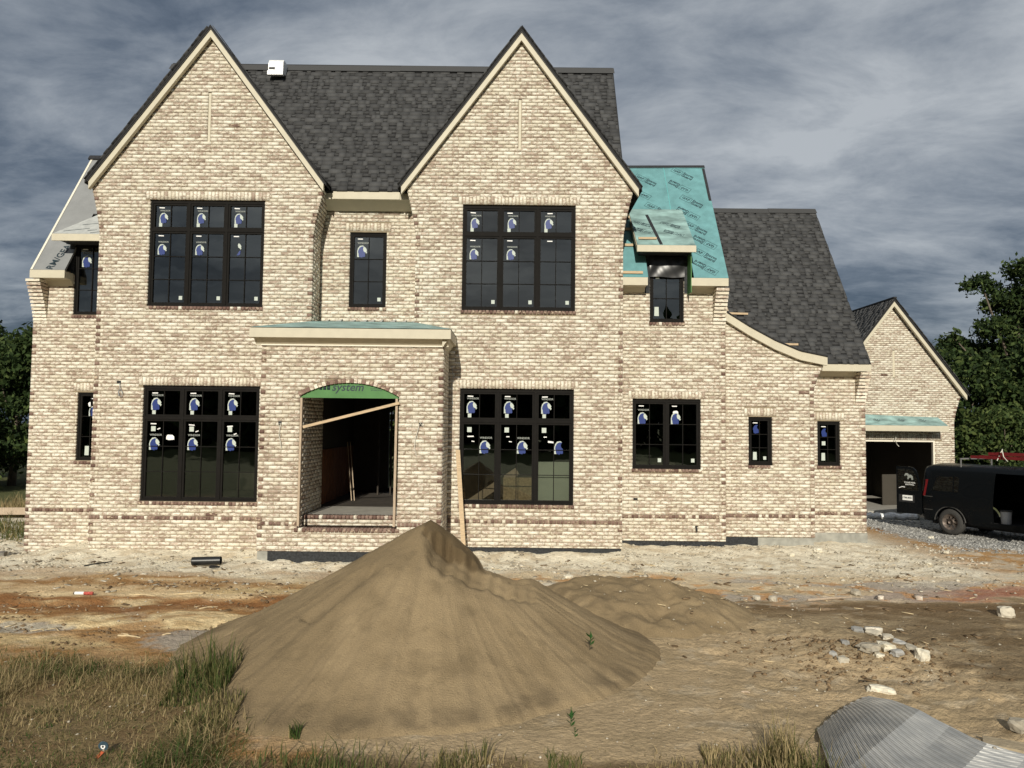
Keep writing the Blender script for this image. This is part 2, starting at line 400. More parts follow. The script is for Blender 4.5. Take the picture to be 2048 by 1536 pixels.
def lay_wall(Y, xl, xr, z0, z1, opens=(), fixed=(), hdr=(True, True), key='rest', thick=0.10, side=None, facing=1, body=True):
    """running bond from z0 to z1.  front wall: x spans at plane Y; side wall (side='X'): y spans at plane x=Y(z).
    opens: true holes; fixed: zones filled by special courses"""
    k0 = math.floor((z0 - CZ0) / CH); k1 = math.ceil((z1 - CZ0) / CH)
    rows = []
    for k in range(k0, k1):
        za, zb = CZ0 + k * CH, CZ0 + (k + 1) * CH
        za_, zb_ = max(za, z0), min(zb, z1)
        if zb_ - za_ < 0.02: continue
        zm = (za_ + zb_) / 2
        xa = xl(zm) if callable(xl) else xl; xb = xr(zm) if callable(xr) else xr
        if xb - xa < 0.04: continue
        pl = Y(zm) if callable(Y) else Y
        # mortar body
        sp = [(xa + 0.007, xb - 0.007)]
        for o in opens:
            if o[2] + 0.004 < zm < o[3] - 0.004 or (o[2] < zb_ - 0.02 and o[3] > za_ + 0.02): sp = sub_spans(sp, o[0] - 0.005, o[1] + 0.005)
        rows.append((za_, zb_, tuple(sp), pl))
        # bricks
        spb = [(xa, xb)]
        for o in list(opens) + list(fixed):
            if o[2] < zm < o[3]: spb = sub_spans(spb, o[0], o[1])
        for (sa, sb) in spb:
            off = (k % 2) * BL / 2 + 0.0
            x = math.floor((sa - off) / BL) * BL + off
            cuts = [sa]
            while x < sb:
                if x > sa + 0.03: cuts.append(x)
                x += BL
            if abs(sa - xa) < 1e-6 and hdr[0] and k % 2 == 0: cuts = [sa, sa + 0.10] + [c for c in cuts if c > sa + 0.16]
            if sb - cuts[-1] < 0.035 and len(cuts) > 1: cuts.pop()
            if abs(sb - xb) < 1e-6 and hdr[1] and k % 2 == 0: cuts = [c for c in cuts if c < sb - 0.16] + [sb - 0.10]
            cuts.append(sb)
            for i in range(len(cuts) - 1):
                a, b = cuts[i], cuts[i + 1]
                g0 = 0 if i == 0 else JT / 2; g1 = 0 if i == len(cuts) - 2 else JT / 2
                if b - a - g0 - g1 < 0.012: continue
                corner = ((i == 0 and abs(sa - xa) < 1e-6 and hdr[0]) or (i == len(cuts) - 2 and abs(sb - xb) < 1e-6 and hdr[1])) and k % 2 == 0
                dk = 1.0 if corner and RS.rand() < 0.55 else (1.0 if RS.rand() < 0.0015 else 0.0)
                j = RS.uniform(-0.0018, 0.0022)
                lo, hi = za_ + (JT / 2 if za_ == za else 0.0), zb_ - (JT / 2 if zb_ == zb else 0.0)
                if side is None: bx = (a + g0, b - g1, pl + j, pl + thick, lo, hi)
                elif facing > 0: bx = (pl - thick, pl + j, a + g0, b - g1, lo, hi)
                else: bx = (pl - j, pl + thick, a + g0, b - g1, lo, hi)
                BR[key].append(bx + (dk, RS.rand()))
    if not body: return
    i = 0
    while i < len(rows):
        j = i
        while j + 1 < len(rows) and rows[j + 1][2] == rows[i][2] and rows[j + 1][3] == rows[i][3]: j += 1
        za, zb, sp, pl = rows[i][0], rows[j][1], rows[i][2], rows[i][3]
        for a, b in sp:
            if side is None: wall_m.box(a, b, pl + 0.009, pl + thick + 0.012, za, zb)
            elif facing > 0: wall_m.box(pl - thick - 0.012, pl - 0.009, a, b, za, zb)
            else: wall_m.box(pl + 0.009, pl + thick + 0.012, a, b, za, zb)
        i = j + 1
def row_of(Y, x0, x1, z0, z1, w, dk, key='rest', proud=0.0, prob=1.0, thick=0.1):
    """upright bricks side by side: soldiers, rowlocks"""
    n = max(1, round((x1 - x0) / w)); w = (x1 - x0) / n
    for i in range(n):
        a, b = x0 + i * w, x0 + (i + 1) * w; j = RS.uniform(-0.002, 0.002)
        BR[key].append((a + 0.0065, b - 0.0065, Y - proud + j, Y + thick, z0 + 0.004, z1 - 0.004, 1.0 if (dk and RS.rand() < prob) else 0.0, RS.rand()))
SILLZ = CH
def opening(x0, x1, z0, z1): return (x0, x1, z0, z1)
def soldier_zone(o, ext=0.10, h=0.205): return (o[0] - ext, o[1] + ext, o[3], o[3] + h)
def dress(Y, o, key='rest', sold=True):
    """soldier course above and a dark rowlock sill below an opening"""
    if sold:
        s = soldier_zone(o); row_of(Y, s[0], s[1], s[2] + 0.012, s[3], 0.081, 0, key)
    row_of(Y, o[0] - 0.02, o[1] + 0.02, o[2] - SILLZ, o[2], 0.081, 1, key, 0.022, 0.9)
def sill_zone(o): return (o[0] - 0.02, o[1] + 0.02, o[2] - SILLZ, o[2])
BELT = (CZ0, CZ0 + CH)
def belt(Y, x0, x1, proud=0.012): row_of(Y, x0, x1, BELT[0], BELT[1], 0.081, 1, 'rest', proud, 0.82)

# window openings (x0, x1, z0, z1)
WA1 = (-8.21, -5.61, 1.07, 3.62); WA2 = (-8.197, -5.607, 5.41, 7.815)
WB1 = (-1.155, 1.383, 1.08, 3.625); WB2 = (-1.15, 1.395, 5.395, 7.78)
WR = (-3.832, -2.967, 5.535, 7.32)
W4A = (2.883, 4.515, 1.83, 3.48); W4B = (3.29, 4.11, 5.335, 7.00)
W5 = (5.755, 6.337, 1.925, 3.105); W6 = (7.705, 8.285, 1.895, 3.03)
WL1 = (-10.375, -9.79, 1.87, 3.52); WL2 = (-10.565, -9.745, 5.355, 7.115)

def front_gable(Y, x0, x1, c, wins, zbot, slit):
    cz0, cz1, cw = 7.02, 8.06, 0.205
    def xl(z): return max(x0 - corbel(z, cz0, cz1, cw), c - (ZAP - 0.10 - z) / MG)
    def xr(z): return min(x1 + corbel(z, cz0, cz1, cw), c + (ZAP - 0.10 - z) / MG)
    ops = list(wins) + [slit]
    fx = [soldier_zone(w) for w in wins] + [sill_zone(w) for w in wins] + [(x0, x1, BELT[0], BELT[1])]
    lay_wall(Y, xl, xr, zbot, ZAP - 0.12, ops, fx)
    for w in wins: dress(Y, w)
    belt(Y, x0, x1)
    # dark little headers down both sides of the blind slit, pale strip inside
    wall_m.box(slit[0] - 0.01, slit[1] + 0.01, Y + 0.03, Y + 0.09, slit[2] - 0.01, slit[3] + 0.01)
    return lambda z: corbel(z, cz0, cz1, cw)
SLA, SLB = (-6.965, -6.885, 9.13, 10.29), (0.075, 0.155, 9.05, 10.21)
cbA = front_gable(YA, XA0, XA1, CA, [WA1, WA2], -0.15, SLA)
cbB = front_gable(YA, XB0, XB1, CB, [WB1, WB2], 0.14, SLB)
# returns of the gables
lay_wall(lambda z: XA1 + cbA(z), YA + 0.11, YR, 3.9, 8.1, side='X', facing=1, hdr=(False, False))
lay_wall(lambda z: XA0 - cbA(z), YA + 0.11, YW, -0.4, 8.1, side='X', facing=-1, hdr=(False, False))
lay_wall(lambda z: XB0 - cbB(z), YA + 0.11, YR, 3.9, 8.1, side='X', facing=-1, hdr=(False, False))
lay_wall(lambda z: XB1 + cbB(z), YA + 0.11, Y4, -0.1, 8.1, side='X', facing=1, hdr=(False, False))
# recessed wall between the gables
lay_wall(YR, XA1, XB0, 4.6, 8.05, [WR], [soldier_zone(WR), sill_zone(WR)], hdr=(False, False)); dress(YR, WR)
# left wing and bays on the right
lay_wall(YW, -11.50, XA0, -0.45, 6.35, [WL1, (WL2[0], WL2[1], WL2[2], 7.2)], [soldier_zone(WL1), sill_zone(WL1), sill_zone(WL2), (-11.5, XA0, *BELT)], hdr=(True, False))
dress(YW, WL1); dress(YW, WL2, sold=False); belt(YW, -11.5, XA0)
lay_wall(Y4, XB1, 5.10, 0.135, 6.35, [W4A, (W4B[0], W4B[1], W4B[2], 7.2)], [soldier_zone(W4A), sill_zone(W4A), sill_zone(W4B), (XB1, 5.1, *BELT)], hdr=(False, True))
dress(Y4, W4A); dress(Y4, W4B, sold=False); belt(Y4, XB1, 5.1)
CURVE = [(5.12, 5.68), (5.19, 5.623), (5.771, 5.263), (6.377, 4.94), (6.982, 4.691), (7.624, 4.564), (7.66, 4.555)]
def curve_z(x): return float(np.interp(x, [p[0] for p in CURVE], [p[1] for p in CURVE]))
def bay5_l(z): return 5.10
def bay5_r(z):
    mx = 7.35 + corbel(z, 3.75, 4.42, 0.27)
    xs = np.linspace(5.1, 7.62, 60)
    ok = [x for x in xs if curve_z(x) - 0.1 > z]
    return min(mx, ok[-1]) if ok else 5.1
lay_wall(Y5, bay5_l, bay5_r, 0.20, 5.55, [W5], [soldier_zone(W5), sill_zone(W5), (5.1, 7.35, *BELT)]); dress(Y5, W5); belt(Y5, 5.11, 7.35)
lay_wall(Y6, 7.36, 8.92, 0.225, 4.42, [W6], [soldier_zone(W6), sill_zone(W6), (7.36, 8.92, *BELT)]); dress(Y6, W6); belt(Y6, 7.37, 8.92)
lay_wall(lambda z: 7.35 + corbel(z, 3.75, 4.42, 0.27), Y5 + 0.11, Y6, 0.20, 4.42, side='X', facing=1, hdr=(False, False))
lay_wall(5.10, Y4 + 0.11, Y5, 0.13, 6.3, side='X', facing=1, hdr=(False, False))
# outer side walls
lay_wall(8.92, Y6 + 0.11, 25.4, 0.0, 4.4, side='X', facing=1, hdr=(False, False))
lay_wall(-11.50, YW + 0.11, 22.4, -0.5, 6.3, side='X', facing=-1, hdr=(False, False))
# porch with the arched opening
XP0, XP1 = -5.15, -1.41
AX0, AX1, ASP, ACR = -4.345, -2.31, 3.385, 3.665
def arch_z(x):
    hw = (AX1 - AX0) / 2; c = (AX0 + AX1) / 2; rise = ACR - ASP
    R = (hw * hw + rise * rise) / (2 * rise)
    return ACR - R + math.sqrt(max(0, R * R - (x - c) ** 2))
po = [(AX0, AX1, 0.705, ASP)]
fx = [(XP0, AX0, BELT[0] + CH, BELT[1] + CH)]
zz = ASP
porch_rows = []
# rows above the springing are cut row by row around the arch
def arch_half(z):
    xs = np.linspace(AX0 - 0.12, AX1 + 0.12, 160)
    ins = [x for x in xs if z < (arch_z(min(max(x, AX0), AX1)) + 0.105 - max(0, abs(x - (AX0 + AX1) / 2) - (AX1 - AX0) / 2) * 0.8)]
    return (ins[0], ins[-1]) if ins else None
for k in range(60):
    za, zb = CZ0 + k * CH, CZ0 + (k + 1) * CH
    if zb > ASP + 0.02 and za < ACR + 0.1:
        h = arch_half((za + zb) / 2)
        if h: po.append((h[0], h[1], max(za, ASP), zb)); 
lay_wall(YP, XP0, XP1, 0.235, 4.47, po, fx + [(AX0 - 0.06, AX1 + 0.06, CZ0 - 0.04, CZ0 + 0.04)], key='porch')
row_of(YP, XP0, AX0 - 0.005, BELT[0] + CH, BELT[1] + CH, 0.081, 1, 'porch', 0.012, 0.85)
row_of(YP, AX1 + 0.005, XP1, BELT[0] + CH, BELT[1] + CH, 0.081, 1, 'porch', 0.012, 0.85)
row_of(YP, AX0 - 0.05, AX1 + 0.05, CZ0 - 0.04, CZ0 + 0.041, 0.081, 1, 'porch', 0.03, 0.95, thick=0.3)
lay_wall(XP1, YP + 0.11, YA, 0.0, 4.47, side='X', facing=1, hdr=(False, False))
lay_wall(XP0, YP + 0.11, YA, -0.1, 4.47, side='X', facing=-1, hdr=(False, False))
lay_wall(AX0, YP + 0.11, 17.75, 0.6, 3.75, side='X', facing=1, hdr=(False, False))
lay_wall(AX1, YP + 0.11, 17.75, 0.6, 3.75, side='X', facing=-1, hdr=(False, False))
# arch ring of headers
NB = 26
ring = MB()
ringcols = []
for i in range(NB):
    t0 = i / NB; t1 = (i + 1) / NB
    xs = [AX0 - 0.02 + (AX1 - AX0 + 0.04) * t for t in (t0 + 0.003, t1 - 0.003)]
    P = []
    for x in xs:
        xq = min(max(x, AX0), AX1); z = arch_z(xq); e_ = 0.01
        dz = (arch_z(min(xq + e_, AX1)) - arch_z(max(xq - e_, AX0))) / (2 * e_)
        n_ = Vector((-dz, 1)).normalized()
        P.append((x, z + 0.002, x + n_.x * 0.088, z + n_.y * 0.088))
    ring.prism([(P[0][0], P[0][1]), (P[1][0], P[1][1]), (P[1][2], P[1][3]), (P[0][2], P[0][3])], YP - 0.006, YP + 0.11)
mbk = [(AX0 - 0.14 + (AX1 - AX0 + 0.28) * i / 30) for i in range(31)]
wall_m.add([(x, y, z) for x in mbk for y in (YP + 0.012, YP + 0.1) for z in (arch_z(min(max(x, AX0), AX1)) + 0.01 + (0 if AX0 < x < AX1 else 0.0), arch_z(min(max(x, AX0), AX1)) + 0.19)],
           [f_ for i in range(30) for f_ in ((i * 4, i * 4 + 4, i * 4 + 5, i * 4 + 1), (i * 4, i * 4 + 2, i * 4 + 6, i * 4 + 4))])
# inner step riser and rowlock, porch slab
YS = 16.2
lay_wall(YS, AX0 + 0.01, AX1 - 0.01, 0.70, 0.83, hdr=(False, False))
row_of(YS, AX0 + 0.01, AX1 - 0.01, 0.83, 0.912, 0.081, 1, 'rest', 0.01, 0.9, thick=0.2)
wall_o = wall_m.obj('mortar_wall', MORTAR, house)
ring_me = ring.obj('brick_arch', BRICK, wall_o)
a_ = ring_me.data.attributes.new('rnd', 'FLOAT', 'POINT'); a_.data.foreach_set('value', np.repeat(RS.rand(NB), 8))
a_ = ring_me.data.attributes.new('dk', 'FLOAT', 'POINT'); a_.data.foreach_set('value', np.repeat((RS.rand(NB) < 0.8) * 1.0, 8))
tag(ring_me, kind='stuff')
sl = MB(); sl.box(SLA[0] + 0.012, SLA[1] - 0.012, YA + 0.015, YA + 0.05, SLA[2], SLA[3]); sl.obj('blind_slit', TRIM, wall_o)
sl = MB(); sl.box(SLB[0] + 0.012, SLB[1] - 0.012, YA + 0.015, YA + 0.05, SLB[2], SLB[3]); sl.obj('blind_slit', TRIM, wall_o)

def brick_stuff(rows, name, parent):
    B = np.array(rows); V, F = box_arrays(B[:, :6], jit=0.0012)
    me = np_mesh(name, V, F, {'rnd': np.repeat(B[:, 7], 8), 'dk': np.repeat(B[:, 6], 8)})
    o = obj_from(name, me, BRICK, parent); return tag(o, kind='stuff')
_unit = {}
def single_pieces(rows, name, parent, m):
    """each box an object of its own; alike pieces share one mesh"""
    for r in rows:
        sx, sy, sz = r[1] - r[0], r[3] - r[2], r[5] - r[4]
        k = (name, round(sx, 3), round(sy, 2), round(sz, 3), r[6])
        if k not in _unit:
            V, F = box_arrays([[0, sx, 0, sy, 0, sz]])
            V = V + RS.uniform(-0.0015, 0.0015, V.shape)
            me = np_mesh(name, V, F, {'rnd': np.zeros(8), 'dk': np.full(8, r[6])}); me.materials.append(m); _unit[k] = me
        o = bpy.data.objects.new(name, _unit[k]); link(o, parent); o.location = (r[0], r[2], r[4])
pb = sorted(BR['porch'], key=lambda r: (-(r[1] - r[0]) * (r[5] - r[4]), r[4]))
single_pieces(pb[:298], 'brick', wall_o, BRICK)
brick_stuff(pb[298:] + BR['rest'], 'brickwork', wall_o)

# foundation
f = MB()
f.box(XA0 + 0.02, XA1, YA + 0.03, YA + 0.3, -0.6, -0.14); f.box(XB0, XB1 - 0.02, YA + 0.03, YA + 0.4, -0.6, 0.14)
f.box(XP0 + 0.22, XP1 - 0.02, YP + 0.02, YP + 0.4, -0.6, 0.235); f.box(XP1 - 0.3, XP1 - 0.02, YP + 0.3, YA + 0.1, -0.6, 0.235)
f.box(XB1 - 0.1, 5.07, Y4 + 0.03, Y4 + 0.4, -0.6, 0.135); f.box(5.11, 5.98, Y5 + 0.03, Y5 + 0.4, -0.6, 0.20)
f.obj('tarred_foundation', TAR, house)
for bx_ in ((5.98, 7.33, Y5 + 0.04, Y5 + 0.4, -0.6, 0.20), (7.30, 8.93, Y6 - 0.01, Y6 + 0.4, -0.6, 0.222), (8.6, 8.93, Y6 + 0.4, 25.4, -0.8, -0.0),
            (XP0 + 0.01, XP0 + 0.22, YP + 0.03, YP + 0.4, -0.6, 0.235), (-11.48, XA0, YW + 0.05, YW + 0.3, -0.9, -0.44)):
    f = MB(); f.box(*bx_); f.obj('concrete_foundation', CONC, house)
# floors, rooms
f = MB(); f.box(AX0 + 0.011, AX1 - 0.011, YS + 0.2, 17.95, 0.5, 0.908); f.obj('porch_slab', SLAB, house)
f = MB(); f.box(-9.2, 2.35, 17.96, 22.0, 0.5, 0.902); f.box(-11.35, -9.2, 18.5, 22.0, 0.5, 0.902); f.box(2.35, 5.0, 18.5, 22.0, 0.5, 0.902); f.box(-9.1, XA1, 17.3, 17.955, 0.5, 0.90); f.box(XB0, XB1, 17.3, 17.955, 0.5, 0.90); f.box(5.0, 8.8, 19.6, 25.2, 0.5, 0.9)
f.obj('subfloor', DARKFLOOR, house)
f = MB()
f.box(-9.2, 2.35, 17.95, 22.0, 3.98, 4.3); f.box(-11.35, -9.2, 18.5, 22.0, 3.98, 4.3); f.box(2.35, 5.0, 18.5, 22.0, 3.98, 4.3); f.box(-9.1, -4.7, 17.3, 17.949, 3.98, 4.3); f.box(-2.0, 2.3, 17.3, 17.949, 3.98, 4.3)
f.box(-11.3, 5.0, 22.0, 22.15, 0.5, 0.95)
for a, b in ((-11.4, -3.5), (-3.16, -2.86), (-2.2, 5.05)): f.box(a, b, 22.0, 22.15, 0.95, 3.98)
f.box(-3.5, -3.16, 22.0, 22.15, 3.2, 3.98); f.box(-2.86, -2.2, 22.0, 22.15, 3.2, 3.98); f.box(-3.5, -3.16, 22.0, 22.15, 0.95, 1.0)
f.box(-11.4, 5.05, 22.0, 22.15, 4.3, 8.2)
f.box(-4.62, -4.50, 17.96, 22.0, 2.2, 3.98); f.box(-2.1, -2.0, 17.96, 22.0, 0.9, 3.98)
f.box(-4.64, -4.54, 17.4, 22.0, 4.3, 7.9); f.box(-2.12, -2.02, 17.95, 22.0, 4.3, 7.9); f.box(2.3, 2.4, 17.4, 22.0, 0.9, 7.9)
f.box(4.95, 5.04, 18.6, 22.0, 0.9, 6.3); f.box(-9.2, -9.1, 17.4, 22, 0.9, 7.9)
f.box(8.78, 8.9, 19.6, 25.2, 0.9, 4.2); f.box(5.0, 8.9, 25.2, 25.4, 0.5, 4.2); f.box(-9.1, 2.3, 17.96, 22.0, 8.05, 8.12)
f.box(5.1, 8.8, 21.6, 21.7, 0.9, 4.2)
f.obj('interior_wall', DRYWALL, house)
# paneling left of the entrance, studs, green sheathing edge
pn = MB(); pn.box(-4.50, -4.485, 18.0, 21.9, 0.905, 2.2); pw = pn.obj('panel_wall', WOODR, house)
for i in range(22):
    s_ = MB(); y = 18.02 + i * 0.172; s_.box(-4.485, -4.47 - 0.006 * (i % 2), y, y + 0.165, 0.906, 2.19); s_.obj('plank', WOODR, pw)
st = MB(); st.box(-4.47, -4.43, 17.80, 17.94, 0.91, 3.5); st.obj('door_stud', WOODP, house)
st = MB(); st.box(-4.60, -4.474, 17.765, 17.80, 0.91, 3.5); st.obj('sheathing_edge', ZIP, house)
for x in (-3.95, -3.88):
    s_ = MB(); s_.bar((x, 19.2, 0.91), (x - 0.28, 19.9, 2.35), 0.02, 0.02); s_.obj('trim_stick', WOODP, house)
for i, x in enumerate((-3.62, -3.28, -2.95, -2.62, -2.3)):
    s_ = MB(); s_.box(x, x + 0.038, 20.9, 21.0, 0.905, 3.95); s_.obj('wall_stud', DARKFLOOR, house)
# things behind the lower right window
s_ = MB(); s_.box(-0.25, 0.52, 17.9, 17.93, 0.91, 1.62); s_.obj('sheathing_panel', OSB, house)
s_ = MB(); s_.box(0.60, 1.36, 17.32, 17.35, 0.91, 2.02); s_.obj('leaning_wallboard', DRYWALLG, house)
s_ = MB(); s_.bar((-1.05, 18.0, 0.95), (0.15, 18.2, 1.75), 0.05, 0.18); s_.obj('stair_stringer', WOODP, house)

# corner brackets of stepped bricks under the eaves
def bracket(x0, x1, Yw, z0, z1, reach):
    n = round((z1 - z0) / CH)
    for i in range(n):
        za = z0 + i * (z1 - z0) / n; zb = za + (z1 - z0) / n
        m_ = MB(); p = reach * ((i + 1) / n) ** 1.3
        m_.box(x0, x1, Yw - p, Yw - 0.004, za + 0.010, zb - 0.012)
        o = m_.obj('bracket_brick', BRICK, wall_o)
        for nm, v in (('rnd', RS.rand()), ('dk', 0.0)):
            q = o.data.attributes.new(nm, 'FLOAT', 'POINT'); q.data.foreach_set('value', np.full(8, v))
bracket(-11.50, -11.17, YW, 5.20, 6.17, 0.36)
bracket(4.80, 5.10, Y4, 5.20, 6.13, 0.36)
bracket(8.66, 8.92, Y6, 3.42, 4.25, 0.36)

# ------------------------------------------------------------ roofs
def roof_slope(name, O, A, B, poly, m=ROOFBASE, parent=None, th=0.05):
    """flat slab: poly in (a,b) coordinates on plane O + a*A + b*B, thickness below"""
    A = Vector(A); B = Vector(B).normalized(); n = A.cross(B).normalized()
    if n.z < 0: n = -n
    top = [Vector(O) + A * a + B * b for a, b in poly]; bot = [p - n * th for p in top]
    k = len(poly); q = MB()
    q.add(top + bot, [tuple(range(k)), tuple(range(2 * k - 1, k - 1, -1))] + [(i, i + k, (i + 1) % k + k, (i + 1) % k) for i in range(k)])
    return q.obj(name, m, parent or house)
SH = []
def shingles(O, A, B, amax, bmax, keep, exposure=0.142, mirror=False):
    """courses of tabs on a slope: dark under strip with raised tabs, shadow lines painted into the gap colour"""
    A = Vector(A); B = Vector(B).normalized(); n = A.cross(B).normalized()
    if n.z < 0: n = -n
    rows = []; k = 0; b = 0.0
    while b < bmax:
        b1 = min(b + exposure, bmax); lift = 0.004
        a = -RS.rand() * 0.3
        while a < amax:
            w = RS.choice([0.11, 0.15, 0.19, 0.24, 0.3]); gap = RS.choice([0.0, 0.06, 0.11, 0.15, 0.19])
            s0, s1 = max(a, 0), min(a + w, amax)
            if s1 - s0 > 0.03 and keep((s0 + s1) / 2, (b + b1) / 2):
                rows.append((s0, s1, b - 0.012, b1 + 0.01, 0.010, 0.024 + 0.003 * RS.rand(), RS.rand() * 0.46 + 0.50))
            g0, g1 = max(a + w, 0), min(a + w + gap, amax)
            if g1 - g0 > 0.02 and keep((g0 + g1) / 2, (b + b1) / 2):
                rows.append((g0, g1, b - 0.004, b1 + 0.01, 0.002, 0.010, RS.rand() * 0.20 + 0.02))
                rows.append((g0, g1, b + exposure * 0.45, b1 + 0.01, 0.006, 0.0135, RS.rand() * 0.35 + 0.45))
            a += w + gap
        b = b1; k += 1
    SH.append((rows, Vector(O), A, B, n))
up = lambda m: (0, 1, m)
def rf(b, m): return b / math.sqrt(1 + m * m)
# main roof
EC = 8.135
mainY = 17.33
main_roof = roof_slope('main_roof', (-9.0, mainY, EC), (1, 0, 0), up(1.68), [(0, 0), (11.56, 0), (11.56, 4.77), (0, 4.77)])
roof_slope('main_roof_back', (2.56, 22.15, EC), (-1, 0, 0), (0, -1, 1.68), [(0, 0), (11.56, 0), (11.56, 4.7), (0, 4.7)])
def keep_main(a, b):
    x = -9.0 + a; z = EC + 1.68 * rf(b, 1.68)
    return z > ZAP - MG * abs(x - CA) - 0.1 and z > ZAP - MG * abs(x - CB) - 0.1 and x > -6.9 and z < 12.08
shingles((-9.0, mainY, EC), (1, 0, 0), up(1.68), 11.54, 4.72, keep_main)
for x0, x1, p in ((-9.02, -3.0, 0.0), (-3.0, 2.58, 0.012)):
    q = MB(); q.add([(x0, 19.56, 11.98 + p), (x1, 19.56, 11.98 + p), (x1, 19.74, 12.20 + p), (x0, 19.74, 12.20 + p), (x1, 19.92, 11.98 + p), (x0, 19.92, 11.98 + p)],
                    [(0, 1, 2, 3), (3, 2, 4, 5)]); rc = q.obj('ridge_cap', SHINGLE, main_roof)
    aa = rc.data.attributes.new('rnd', 'FLOAT', 'POINT'); aa.data.foreach_set('value', np.full(6, 0.7))
q = MB(); q.prism([(17.4, 8.0), (22.1, 8.0), (19.74, 12.0)], 2.40, 2.52, 'X'); q.obj('gable_end', MORTAR, house)
q = MB(); q.prism([(17.4, 8.0), (22.1, 8.0), (19.74, 12.0)], -8.96, -8.85, 'X'); q.obj('gable_end', MORTAR, house)
# gable roofs with rake boards
def gable_roof(c, zap, m, half, Yf, Yb, depth_y=0.13, board=0.20, nm='gable_roof', parent=house, felt=0.040, shing=False):
    r = MB()
    foot = zap - m * half
    pts = [(c - half - 0.07, foot - 0.07 * m), (c, zap), (c + half + 0.07, foot - 0.07 * m), (c + half + 0.07, foot - 0.07 * m + felt * 1.6), (c, zap + felt * 1.6), (c - half - 0.07, foot - 0.07 * m + felt * 1.6)]
    # two slabs
    r.prism([pts[0], pts[1], pts[4], pts[5]], Yf, Yb); r.prism([pts[1], pts[2], pts[3], pts[4]], Yf, Yb)
    ro = r.obj(nm, ROOFBASE, parent)
    for sgn in (-1, 1):
        b = MB(); h = board
        e0 = (c, zap - 0.006); e1 = (c + sgn * half, zap - m * half - 0.006)
        b.prism([e0, e1, (c + sgn * half, e1[1] - h), (c + sgn * (half - 0.0), e1[1] - h), (c, zap - h - 0.006)][:3] + [(c, zap - h - 0.006)], Yf + 0.035, Yf + 0.035 + depth_y)
        b.obj('rake_board', TRIM, parent)
        d = MB(); d.prism([(c, zap + 0.006), (c + sgn * (half + 0.02), zap - m * (half + 0.02) + 0.006), (c + sgn * (half + 0.02), zap - m * (half + 0.02) - 0.03), (c, zap - 0.03)], Yf + 0.012, Yf + 0.033)
        d.obj('drip_edge', BLACKTAPE, parent)
    return ro
gA = gable_roof(CA, ZAP - 0.07, MG, 2.63, 16.93, 19.6, 0.10)
gB = gable_roof(CB, ZAP - 0.07, MG, 2.66, 16.93, 19.6, 0.10)
# ragged shingle ends along the rakes
for c, half in ((CA, 2.7), (CB, 2.73)):
    for sgn in (-1, 1):
        ln = half * math.sqrt(1 + MG * MG); nst = int(ln / 0.142); O = Vector((c + sgn * half, 16.90, ZAP - 0.07 - MG * half + 0.10))
        A = Vector((0, 1, 0)); B = Vector((-sgn, 0, MG)).normalized(); nn = Vector((sgn * MG, 0, 1)).normalized()
        rows = [(RS.uniform(-0.015, 0.012), 0.5, i * 0.142 - 0.01, (i + 1) * 0.142, -0.006, 0.012, RS.rand()) for i in range(nst)]
        SH.append((rows, O, A, B, nn))
# centre eave between the gables
q = MB(); q.box(XA1 + 0.37, XB0 - 0.41, mainY + 0.01, mainY + 0.05, 7.955, 8.125); q.obj('fascia', TRIM, house)
q = MB(); q.prism([(mainY + 0.05, 7.96), (mainY + 0.10, 7.955), (mainY + 0.42, 7.80), (YR + 0.04, 7.80), (YR + 0.04, 8.1), (mainY + 0.05, 8.1)], XA1 + 0.12, XB0 - 0.12, 'X'); q.obj('soffit', TRIM, house)

# shed and wing roofs ---------------------------------------------------
def eave(x0, x1, Yf, ztop, Yw, zlow, h=0.19, nm='fascia', top=TRIM):
    q = MB(); q.box(x0, x1, Yf, Yf + 0.035, ztop - h, ztop - 0.005); q.obj(nm, top, house)
    q = MB(); q.prism([(Yf + 0.036, ztop - h + 0.01), (Yw - 0.12, ztop - h + 0.002), (Yw + 0.02, zlow), (Yw + 0.05, zlow), (Yw + 0.05, ztop - 0.02), (Yf + 0.036, ztop - 0.02)], x0 + 0.01, x1 - 0.01, 'X'); q.obj('soffit', TRIM, house)
# right teal roof
O4 = (2.46, 17.95, 6.345); M4 = 1.50
teal = roof_slope('teal_roof', O4, (1, 0, 0), up(M4), [(0, 0), (0.72, 0), (0.72, 2.2), (1.80, 2.2), (1.80, 0), (2.61, 0), (2.61, 4.12), (0, 4.12)], TEAL)
roof_slope('teal_roof_back', (5.07, 22.5, 6.345), (-1, 0, 0), (0, -1, M4), [(0, 0), (2.61, 0), (2.61, 4.1), (0, 4.1)], TEAL)
eave(2.48, 3.17, 17.95, 6.345, Y4, 6.02); eave(4.20, 5.07, 17.95, 6.345, Y4, 6.02)
q = MB(); q.prism([(18.3, 6.1), (22.3, 6.1), (20.25, 9.5)], 4.98, 5.03, 'X'); q.obj('gable_end', MORTAR, house)
B4 = Vector(up(M4)).normalized()
def on4(a, b, l=0.0):
    nn = Vector((1, 0, 0)).cross(B4); return Vector(O4) + Vector((a, 0, 0)) + B4 * b + nn * l
